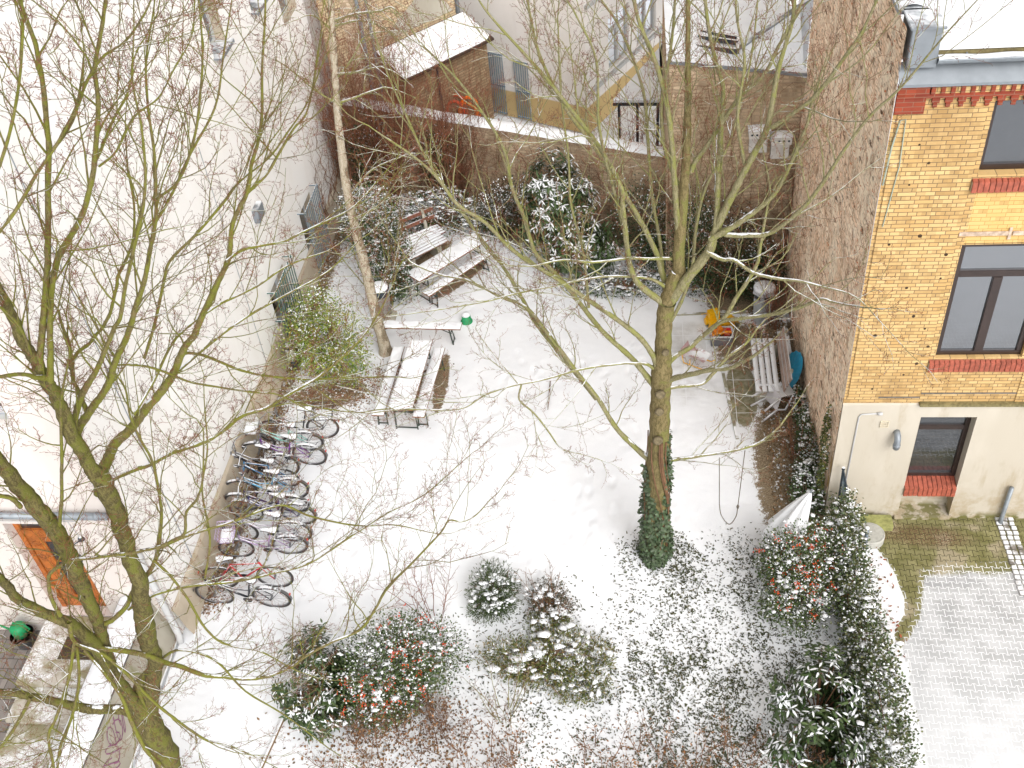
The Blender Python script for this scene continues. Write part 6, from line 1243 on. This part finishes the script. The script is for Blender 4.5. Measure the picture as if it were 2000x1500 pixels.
    if city:
        m = MB()
        for y in (-.07, .07): m.tube([P(.24, y, .70), P(-.28, y, .70)], .007, 5); m.tube([P(-.25, y, .70), P(0, y, R_)], .006, 5)
        for x in (.2, .05, -.1, -.27): m.tube([P(x, -.07, .70), P(x, .07, .70)], .006, 5)
        m.build('luggage_rack', MBLK, root); m = MB(); m.tube([P(.46, .05, .27), P(.52, .18, .0)], .009, 6); m.build('kickstand', MRIM, root)
        m = MB(); m.lathe(P(.98, 0, .74), [(.03, 0), (.045, .05)], 12, fw); m.build('headlight', MRIM, root)
    m = MB(); m.bar(P(-.38, -.02, .50), P(-.38, .02, .50), .02, .03); m.build('rear_reflector', plain('red_reflector', (.55, .04, .03), .3, .1), root)
    def wire(nm, x0, x1, y0, y1, z0, z1, mt):
        m = MB(); k = .82
        for z, q in ((z0, k), ((z0+z1)/2, .92), (z1, 1)):
            xc, yc, hx, hy = (x0+x1)/2, (y0+y1)/2, (x1-x0)/2*q, (y1-y0)/2*q; c_ = [P(xc-hx, yc-hy, z), P(xc+hx, yc-hy, z), P(xc+hx, yc+hy, z), P(xc-hx, yc+hy, z), P(xc-hx, yc-hy, z)]; m.tube(c_, .006, 5)
        for i in range(7):
            for (ax_, ay_) in ((i/6, 0), (i/6, 1), (0, i/6), (1, i/6)):
                xc, yc = (x0+x1)/2, (y0+y1)/2; X_, Y_ = x0+(x1-x0)*ax_, y0+(y1-y0)*ay_; m.tube([P(xc+(X_-xc)*k, yc+(Y_-yc)*k, z0), P(X_, Y_, z1)], .004, 4)
        m.sheet(lambda u, v: P(x0+(x1-x0)*(.1+.8*u), y0+(y1-y0)*(.1+.8*v), z0+.01), 1, 1); b_ = m.build(nm, mt, root)
        m = MB(); m.sheet(lambda u, v: P(x0+(x1-x0)*(.1+.8*u), y0+(y1-y0)*(.1+.8*v), z0+.02+.05*math.sin(math.pi*u)*math.sin(math.pi*v)), 6, 6); m.build('basket_snow', MSNOW, b_, smooth=True)
    if basket: wire('basket', .93, 1.25, -.19, .19, .82, 1.06, plain('basket_wire', basket, .5, .1))
    if crate: wire('rear_crate', -.33, .12, -.17, .17, .71, .93, plain('crate_wire', crate, .6, .1))
    return root
R_W = math.pi
def bk(px, py): return gz(px, py)
bicycle('black city bicycle on its stand, nearest the viewer in the row', gz(541, 1186), R_W+.02, (.018, .022, .028))
bicycle('red mountain bicycle facing away from the wall, second in the row from the viewer', gz(446, 1148)+[-.05, 0, 0], -.02, (.50, .02, .025), city=False, guards=False, lean=-.10)
bicycle('lilac bicycle with a lilac basket and snowy saddle, third from the near end', gz(575, 1082), R_W+.03, (.36, .26, .42), basket=(.52, .40, .60), lean=.1)
bicycle('pale grey-lilac bicycle tangled behind the one with the lilac basket', gz(583, 1058), R_W-.05, (.45, .40, .47), lean=.08)
bicycle('dark blue bicycle with a thick snowy rear tyre in the crowded middle of the row', gz(592, 1024), R_W+.02, (.035, .03, .14), lean=.1)
bicycle('dark violet bicycle close behind the dark blue one', gz(580, 1000), R_W-.02, (.06, .03, .10), lean=.13, city=False)
bicycle('light blue bicycle in the crowded middle of the row', gz(578, 974), R_W+.05, (.10, .36, .58), lean=.1)
bicycle('small blue-framed bicycle with dark tyres behind the light blue one', gz(565, 950), R_W-.08, (.06, .22, .42), city=False, child=.85, guards=False)
bicycle('purple-framed bicycle in front of the mint green one', gz(613, 908), R_W+.04, (.20, .06, .30), lean=.12)
bicycle('mint green bicycle with a white front basket', gz(608, 880), R_W-.04, (.28, .62, .55), basket=(.75, .75, .76), lean=.1)
bicycle('black bicycle with a wire crate on its rack, farthest in the row', gz(637, 856), R_W+.03, (.02, .022, .025), crate=(.04, .05, .055), guards=False, lean=.1)
bicycle('brown-black bicycle almost hidden in the middle of the row below the purple one', gz(560, 930), R_W+.1, (.05, .03, .025), lean=.12)

# ---------------------------------------------------------------- small things
def cone_thing(name, label, cat, p, prof, mat, snow=None, part='shell'):
    root = thing(name, label, cat, (p[0], p[1], 0)); m = MB(); m.lathe((p[0], p[1], .02), prof, 20); m.build(part, mat, root, smooth=True)
    if snow: m = MB(); m.lathe((p[0], p[1], .02+snow[0]), snow[1], 16); m.build('snow_cap', MSNOW, root, smooth=True)
    return root
MGB = plain('green_plastic', (.02, .27, .10), .45, .12, 10)
cone_thing('toy_bucket', 'small green bucket upside down on the open snow', 'bucket', gz(912, 630), [(.135, 0), (.14, .03), (.115, .03), (.10, .2)], MGB, (.2, [(.10, 0), (.09, .04), (.02, .06)]))
# watering can on a grey tub left of the steps
p = gz(28, 1262, .0); p = gy(40, 1235, 10.12); WCN = thing('watering_can', 'green watering can standing on a grey tub left of the entrance steps', 'watering can', (p[0], p[1], .3))
m = MB(); c = (p[0], p[1], .3); m.lathe(c, [(.13, 0), (.14, .2), (.10, .25)], 18); m.build('can_body', MGB, WCN, smooth=True)
m = MB(); m.tube([(c[0]-.1, c[1], .38), (c[0]-.25, c[1]-.02, .55), (c[0]-.32, c[1]-.03, .64)], [.025, .016, .014], 8); m.lathe((c[0]-.32, c[1]-.03, .64), [(.014, 0), (.045, .04)], 12, (-.6, 0, .8)); m.build('spout', MGB, WCN, smooth=True)
m = MB(); m.tube([(c[0]+.12, c[1], .36), (c[0]+.22, c[1], .46), (c[0]+.14, c[1], .6), (c[0]-.02, c[1], .64), (c[0]-.08, c[1], .55)], .014, 8); m.build('handle', MGB, WCN, smooth=True)
cone_thing('plastic_tub', 'grey plastic tub with snow under the green watering can', 'tub', (c[0], c[1]), [(.15, 0), (.2, .27), (.21, .27)], plain('grey_plastic', (.2, .22, .24), .5, .1), None, 'tub')
# toys right of the tree
p = gz(1408, 668); CR = thing('toy_crate', 'grey crate with a white rim full of red and orange toys on the cleared slabs', 'crate', (p[0], p[1], 0))
def bx3(m, c, sx, sy, z0, z1, rot=0): m.box((-sx, -sy, z0), (sx, sy, z1), lambda q: np.array([c[0]+q[0]*math.cos(rot)-q[1]*math.sin(rot), c[1]+q[0]*math.sin(rot)+q[1]*math.cos(rot), q[2]]))
m = MB(); 
for (dx, dy, sx, sy) in ((0, -.17, .23, .01), (0, .17, .23, .01), (-.22, 0, .01, .16), (.22, 0, .01, .16)): bx3(m, (p[0]+dx, p[1]+dy), sx, sy, .035, .27)
bx3(m, p, .21, .16, .03, .05); m.build('crate_wall', plain('dark_grey_crate', (.14, .14, .15), .6, .15), CR, bevel=.004)
m = MB()
for (dx, dy, sx, sy) in ((0, -.175, .245, .02), (0, .175, .245, .02), (-.23, 0, .02, .155), (.23, 0, .02, .155)): bx3(m, (p[0]+dx, p[1]+dy), sx, sy, .272, .295)
m.build('rim', plain('pale_rim', (.6, .61, .63), .5, .05), CR, bevel=.004)
def toy(label, c, col, kind, s=1.0, z=.2, rot=0):
    root = thing('toy', label, 'toy', (c[0], c[1], z), 'beach toys in and beside the crate'); M1 = plain('toy_plastic', col, .4, .12); m = MB(); Q = lambda x, y, h: (c[0]+(x*math.cos(rot)-y*math.sin(rot))*s, c[1]+(x*math.sin(rot)+y*math.cos(rot))*s, z+h*s)
    if kind == 'spade': m.tube([Q(-.15, 0, .05), Q(.05, 0, .07)], .012*s, 8); m.sheet(lambda u, v: Q(.05+.12*v, (u-.5)*.1*(1-.3*v), .07-.02*math.sin(math.pi*u)), 6, 4); m.tube([Q(-.15, -.04, .05), Q(-.15, .04, .05)], .011*s, 8)
    elif kind == 'bucket': m.lathe(Q(0, 0, 0), [(.06*s, 0), (.085*s, .14*s), (.09*s, .14*s), (.08*s, .13*s), (.055*s, .01)], 16); m.tube([Q(.085, 0, .14), Q(.05, 0, .22), Q(-.05, 0, .22), Q(-.085, 0, .14)], .006, 6)
    else:
        m.box((-.14, -.08, .05), (.1, .08, .12), lambda q: np.array(Q(*q))); m.box((-.02, -.07, .12), (.09, .07, .22), lambda q: np.array(Q(*q)))
        for x in (-.1, .06):
            for y in (-.09, .09): m.lathe(Q(x, y, .05), [(.05*s, -.015), (.05*s, .015)], 14, (math.sin(rot)*-1, math.cos(rot), 0))
        m.sheet(lambda u, v: Q(.12+.08*math.cos(v*3), (u-.5)*.2, .06+.14*v), 4, 6)
    m.build('toy_body', M1, root, bevel=.003 if kind == 'truck' else 0)
toy('orange toy truck lying in the grey crate', (p[0]-.06, p[1]+.05), (.75, .23, .02), 'truck', .8, .2, .3); toy('red toy bucket lying in the grey crate', (p[0]+.12, p[1]-.02), (.6, .03, .03), 'bucket', 1, .2); toy('orange spade lying across the grey crate', (p[0], p[1]-.08), (.8, .3, .02), 'spade', 1.3, .24, .1)
q_ = gz(1394, 638); toy('upright yellow toy dumper shovel with snow behind the grey crate', q_, (.78, .42, .01), 'truck', 1.7, .03, 1.9)
q_ = gz(1420, 640); toy('yellow toy wheelbarrow half under snow just behind the crate', q_, (.7, .38, .02), 'truck', 1.3, .03, .4)
# toy pushchair
p = gz(1362, 712); TP = thing('toy_sledge', 'pale pink toy seat on thin yellow runners lying in the snow right of the trunk', 'sledge', (p[0], p[1], 0)); MY = plain('yellow_runner', (.75, .42, .05), .5, .1)
Q = lambda x, y, z: (p[0]+x*.86+y*.5, p[1]-x*.5+y*.86, z+.03)
m = MB()
for y in (-.16, .16): m.tube([Q(-.3, y, .25), Q(-.25, y, .04), Q(.25, y, .04), Q(.33, y, .12)], .013, 7); m.tube([Q(-.1, y, .04), Q(-.1, y, .2)], .011, 6)
m.build('runner', MY, TP, smooth=True); m = MB(); m.sheet(lambda u, v: Q(-.28+.5*v, (u-.5)*.34, .2+.06*math.sin(3*v)+.03*(2*u-1)**2), 6, 10); m.sheet(lambda u, v: Q(-.28-.05*v, (u-.5)*.34, .2+.2*v), 6, 4); m.build('seat', plain('pink_fabric', (.50, .33, .33), .8, .2, 20, snow=(.93, .6, 6)), TP, smooth=True)
# tipped plastic chair
p = gz(1519, 796); PC = thing('plastic_chair', 'white plastic garden chair tipped over in front of the right-hand bench', 'chair', (p[0], p[1], 0)); MPL = plain('white_plastic', (.55, .52, .53), .45, .06, 12, snow=(.75, .3, 6))
Q = lambda x, y, z: (p[0]+x*.88-y*.47, p[1]+x*.47+y*.88, z+.03)
m = MB(); m.sheet(lambda u, v: Q(-.18+.08*v, (u-.5)*.42, .12+.36*v+.02*math.sin(3*u)), 6, 6); m.build('seat', MPL, PC, smooth=True)
m = MB(); m.sheet(lambda u, v: Q(-.1+.42*v, (u-.5)*(.42-.08*v*v), .48-.10*v-.04*math.sin(math.pi*u)), 8, 8); m.build('backrest', MPL, PC, smooth=True)
for y in (-.2, .2):
    for z0, z1 in ((.14, .04), (.42, .30)): m = MB(); m.tube([Q(-.16, y, z0), Q(-.5, y*1.2, z1)], [.028, .02], 8); m.build('leg', MPL, PC, smooth=True)
    m = MB(); m.tube([Q(-.18, y, .16), Q(.0, y*1.25, .12), Q(.18, y*1.1, .42)], .022, 8); m.build('armrest', MPL, PC, smooth=True)
# blue shell sandpit, planks, bottles behind the bench
p = gz(1540, 752); BS = thing('sandpit_shell', 'light blue plastic shell leaning behind the right-hand bench', 'sandpit', (p[0], p[1], 0)); m = MB()
def shl(u, v): a = -2.6+5.2*u; r = .48*v; return (p[0]-.06+.22*(1-(1-v)**2)*.4+.28*v*math.cos(a)*.7, p[1]+.05+r*math.sin(a), .36+r*math.cos(a)*.72+.02*math.cos(a*14)*v)
m.sheet(shl, 40, 8); m.build('shell', plain('light_blue_plastic', (.05, .38, .62), .4, .1, snow=(.8, .5, 5)), BS, smooth=True)
for k, (x0, y0, y1, lb) in enumerate(((3.05, 16.4, 18.6, 'long weathered plank on the earth at the foot of the ragged wall'), (3.2, 17.2, 19.3, 'shorter brown plank nearest the foot of the ragged wall, behind the bench'))):
    m = MB(); m.box((x0, y0, .02+.03*k), (x0+.09, y1, .09+.03*k)); tag(m.build('plank', plain('old_plank', (.17, .11, .05), .9, .4, 20, snow=(.97, .7, 5)), None, (x0, y0, 0), bevel=.005), lb, 'plank')
# stick, edging boards
a, b = gz(1075, 748), gz(1070, 803); m = MB(); m.tube([a+[0, 0, .05], (a+b)/2+[.01, 0, .07], b+[0, 0, .05]], [.012, .018, .01], 7); tag(m.build('stick', MTWIG2, None, tuple(b)), 'dark straight stick lying alone on the open snow', 'stick')
a, b = gz(565, 1385), gz(500, 1530); m = MB(); m.bar(a+[0, 0, .04], b+[0, 0, .04], .035, .1); tag(m.build('edging_board', plain('old_edging_board', (.2, .13, .07), .9, .3, 20, snow=(.9, .9, 4)), None, tuple(b)), 'old brown edging board at the left border of the lower flower bed', 'board')
for (pa, pb, lb) in (((1440, 860), (1405, 700), 'low concrete edging along the right side of the sandbox slabs'), ((1310, 617), (1460, 612), 'low concrete edging across the far end of the cleared slabs')):
    a, b = gz(*pa), gz(*pb); m = MB(); m.bar(a+[0, 0, .035], b+[0, 0, .035], .06, .05); tag(m.build('edging_stone', plain('edging_concrete', (.3, .28, .2), .9, .3, 20, snow=(1.0, .9, 3)), None, tuple(a)), lb, 'edging')
# rope swing
RS = thing('rope_swing', 'two thin ropes with a sagging loop hanging from the lowest right branch', 'swing', tuple(gy(1430, 884, 12.55)*[1, 1, 0]+[0, 0, 2.4])); MRO = plain('grey_rope', (.13, .11, .09), .9, .2, 40)
t1, t2 = gy(1405, 894, 12.5), gy(1455, 880, 12.58); b1, b2 = gy(1405, 985, 12.5), gy(1441, 990, 12.55); mid = gy(1424, 1024, 12.4)
m = MB(); m.tube([t1, b1], .008, 6); m.build('rope', MRO, RS); m = MB(); m.tube([t2, b2], .008, 6); m.build('rope', MRO, RS)
m = MB(); m.tube(cat_rom(np.array([b1, b1*.6+mid*.4+[-.03, 0, -.08], mid, b2*.6+mid*.4+[.03, 0, -.08], b2]), 5), .009, 6); m.lathe(b2-[0, 0, .03], [(.02, 0), (.026, .04), (.015, .08)], 8); m.build('loop', MRO, RS)
# folded white parasol
ap, bs = gz(1583, 962, 1.75), gz(1530, 1045, .6); PR = thing('folded_parasol', 'closed white garden parasol leaning by the corner of the ragged wall', 'parasol', (bs[0], bs[1], 0)); ax_ = (ap-bs); Lp = np.linalg.norm(ax_); ax_ /= Lp; e1_ = nrm(np.cross(ax_, [0, 1, 0])); e2_ = np.cross(ax_, e1_)
m = MB(); m.sheet(lambda u, v: bs+ax_*Lp*v+(math.cos(u*6.283)*e1_+math.sin(u*6.283)*e2_)*((.31*(1-v)**.8+.018)*(1+.15*math.cos(u*6.283*7+v*2))), 84, 16); m.build('canvas', plain('white_canvas', (.74, .74, .75), .8, .06, 8), PR, smooth=True)
m = MB(); m.tube([bs-ax_*.5, ap+ax_*.08], .018, 8); m.build('pole', MZINC2, PR)
# poles, drain cover, stone, folded fence panel
for (px, pt, lb) in (((1686, 1104), (1694, 1032), 'thin steel pole with white cap at the upper end of the ivy hedge'), ((1733, 1318), (1740, 1271), 'thin steel pole rising from the ivy hedge at the lower right')):
    b = gz(*px); t_ = gy(*pt, b[1]); PO = thing('fence_pole', lb, 'pole', tuple(b), 'steel poles along the ivy hedge'); m = MB(); m.tube([b, t_], .032, 12); m.build('pole', plain('dark_zinc_pole', (.17, .20, .23), .45, .1, 8, .5), PO, smooth=True); m = MB(); m.lathe(t_, [(.036, 0), (.036, .02), (.02, .03)], 12); m.build('cap', MSNOW, PO)
p = gz(1698, 1052); m = MB(); m.lathe((p[0], p[1], 0), [(.25, 0), (.25, .15), (.235, .17), (.2, .165), (.2, .18)], 26); tag(m.build('drain_cover', plain('pale_drain_concrete', (.43, .42, .38), .9, .15, 20), None, (p[0], p[1], 0)), 'round pale concrete drain cover beside the steel pole at the yard corner', 'drain')
m = MB(); a = gz(1672, 1026); m.box((a[0], 12.93, 0), (a[0]+.62, 13.2, .16)); tag(m.build('stone_block', plain('mossy_block', (.27, .27, .10), .9, .4, 12), None, (a[0], 12.93, 0), bevel=.012), 'mossy concrete block lying at the foot of the plastered wall', 'block')
FP = thing('wire_fence', 'folded dark wire fence panel hanging by the corner of the plastered wall', 'fence', (3.7, 13.1, 0)); tp_ = gy(1647, 917, 13.15); cs = [gy(1634, 1000, 13.05), gy(1652, 1010, 12.95), gy(1668, 1030, 12.8)]
m = MB(); m.tube([tp_, cs[0]], .02, 8); m.tube([tp_, cs[2]], .016, 8); m.tube([tp_+[.0, 0, .05], tp_], .03, 8); m.build('post', MDARK, FP)
m = MB()
for i in range(16):
    t = i/15; A_ = tp_+(cs[0]-tp_)*t; B_ = tp_+(cs[2]-tp_)*t; m.tube([A_, tp_+(cs[1]-tp_)*min(1, t+.06), B_], .004, 4)
for i in range(6):
    t = i/5; m.tube([tp_, cs[0]+(cs[1]-cs[0])*t], .004, 4); m.tube([tp_, cs[1]+(cs[2]-cs[1])*t], .005, 4)
m.build('wire_mesh', MGRILL, FP)
# nesting box
a, b = gy(1462, 240, 20.3), gy(1530, 292, 20.3); NB = thing('nesting_box', 'white double nesting box with a row of holes on the brown rubble wall', 'nesting box', (2.7, 20.38, 3.4)); MNBX = plain('white_box_paint', (.62, .60, .57), .8, .15, 12, snow=(.9, .3, 4))
for k, (x0, zz) in enumerate(((2.32, 3.98), (2.78, 3.82))):
    m = MB(); m.box((x0, 20.12, zz-.02), (x0+.42, 20.398, zz+.16)); bx_ = m.build('box_front', MNBX, NB, bevel=.005)
    m = MB()
    for i in range(4): m.lathe((x0+.06+i*.1, 20.119, zz+.07), [(.026, 0), (.024, .003)], 10, (0, -1, 0))
    m.build('entrance_hole', MDARK, bx_)
    m = MB(); m.box((x0+.03, 20.25, zz-.42), (x0+.40, 20.397, zz-.022)); m.build('box_body', MNBX, NB, bevel=.005)
    m = MB(); m.sheet(lambda u, v, x0=x0, zz=zz: (x0-.02+.46*u, 20.1+.29*v, zz+.165+.06*math.sqrt(max(0, math.sin(math.pi*u)*math.sin(math.pi*min(1, v*1.0))))), 8, 6); m.build('snow_cap', MSNOW, NB, smooth=True)
# orange playground shapes beyond the wall
for k, (px, col, lb) in enumerate((((893, 222), (.55, .06, .02), 'red play frame peeking over the garden wall before the shed'), ((917, 226), (.85, .16, .01), 'orange play frame peeking over the garden wall right of the red one'))):
    p = gy(*px, 26.3); root = thing('play_frame', lb, 'play frame', (p[0], p[1], 0), 'play frames beyond the wall'); m = MB()
    for y in (0, .35): m.tube(cat_rom(np.array([(p[0]-.3, p[1]+y, 0), (p[0]-.28, p[1]+y, p[2]), (p[0]-.12, p[1]+y, p[2]+.35), (p[0]+.1, p[1]+y, p[2]+.3), (p[0]+.2, p[1]+y, p[2]), (p[0]+.2, p[1]+y, 0)]), 5), .045, 8)
    m.tube([(p[0]-.2, p[1], p[2]+.25), (p[0]-.2, p[1]+.35, p[2]+.25)], .04, 8); m.build('frame', plain('play_paint', col, .5, .1), root, smooth=True)
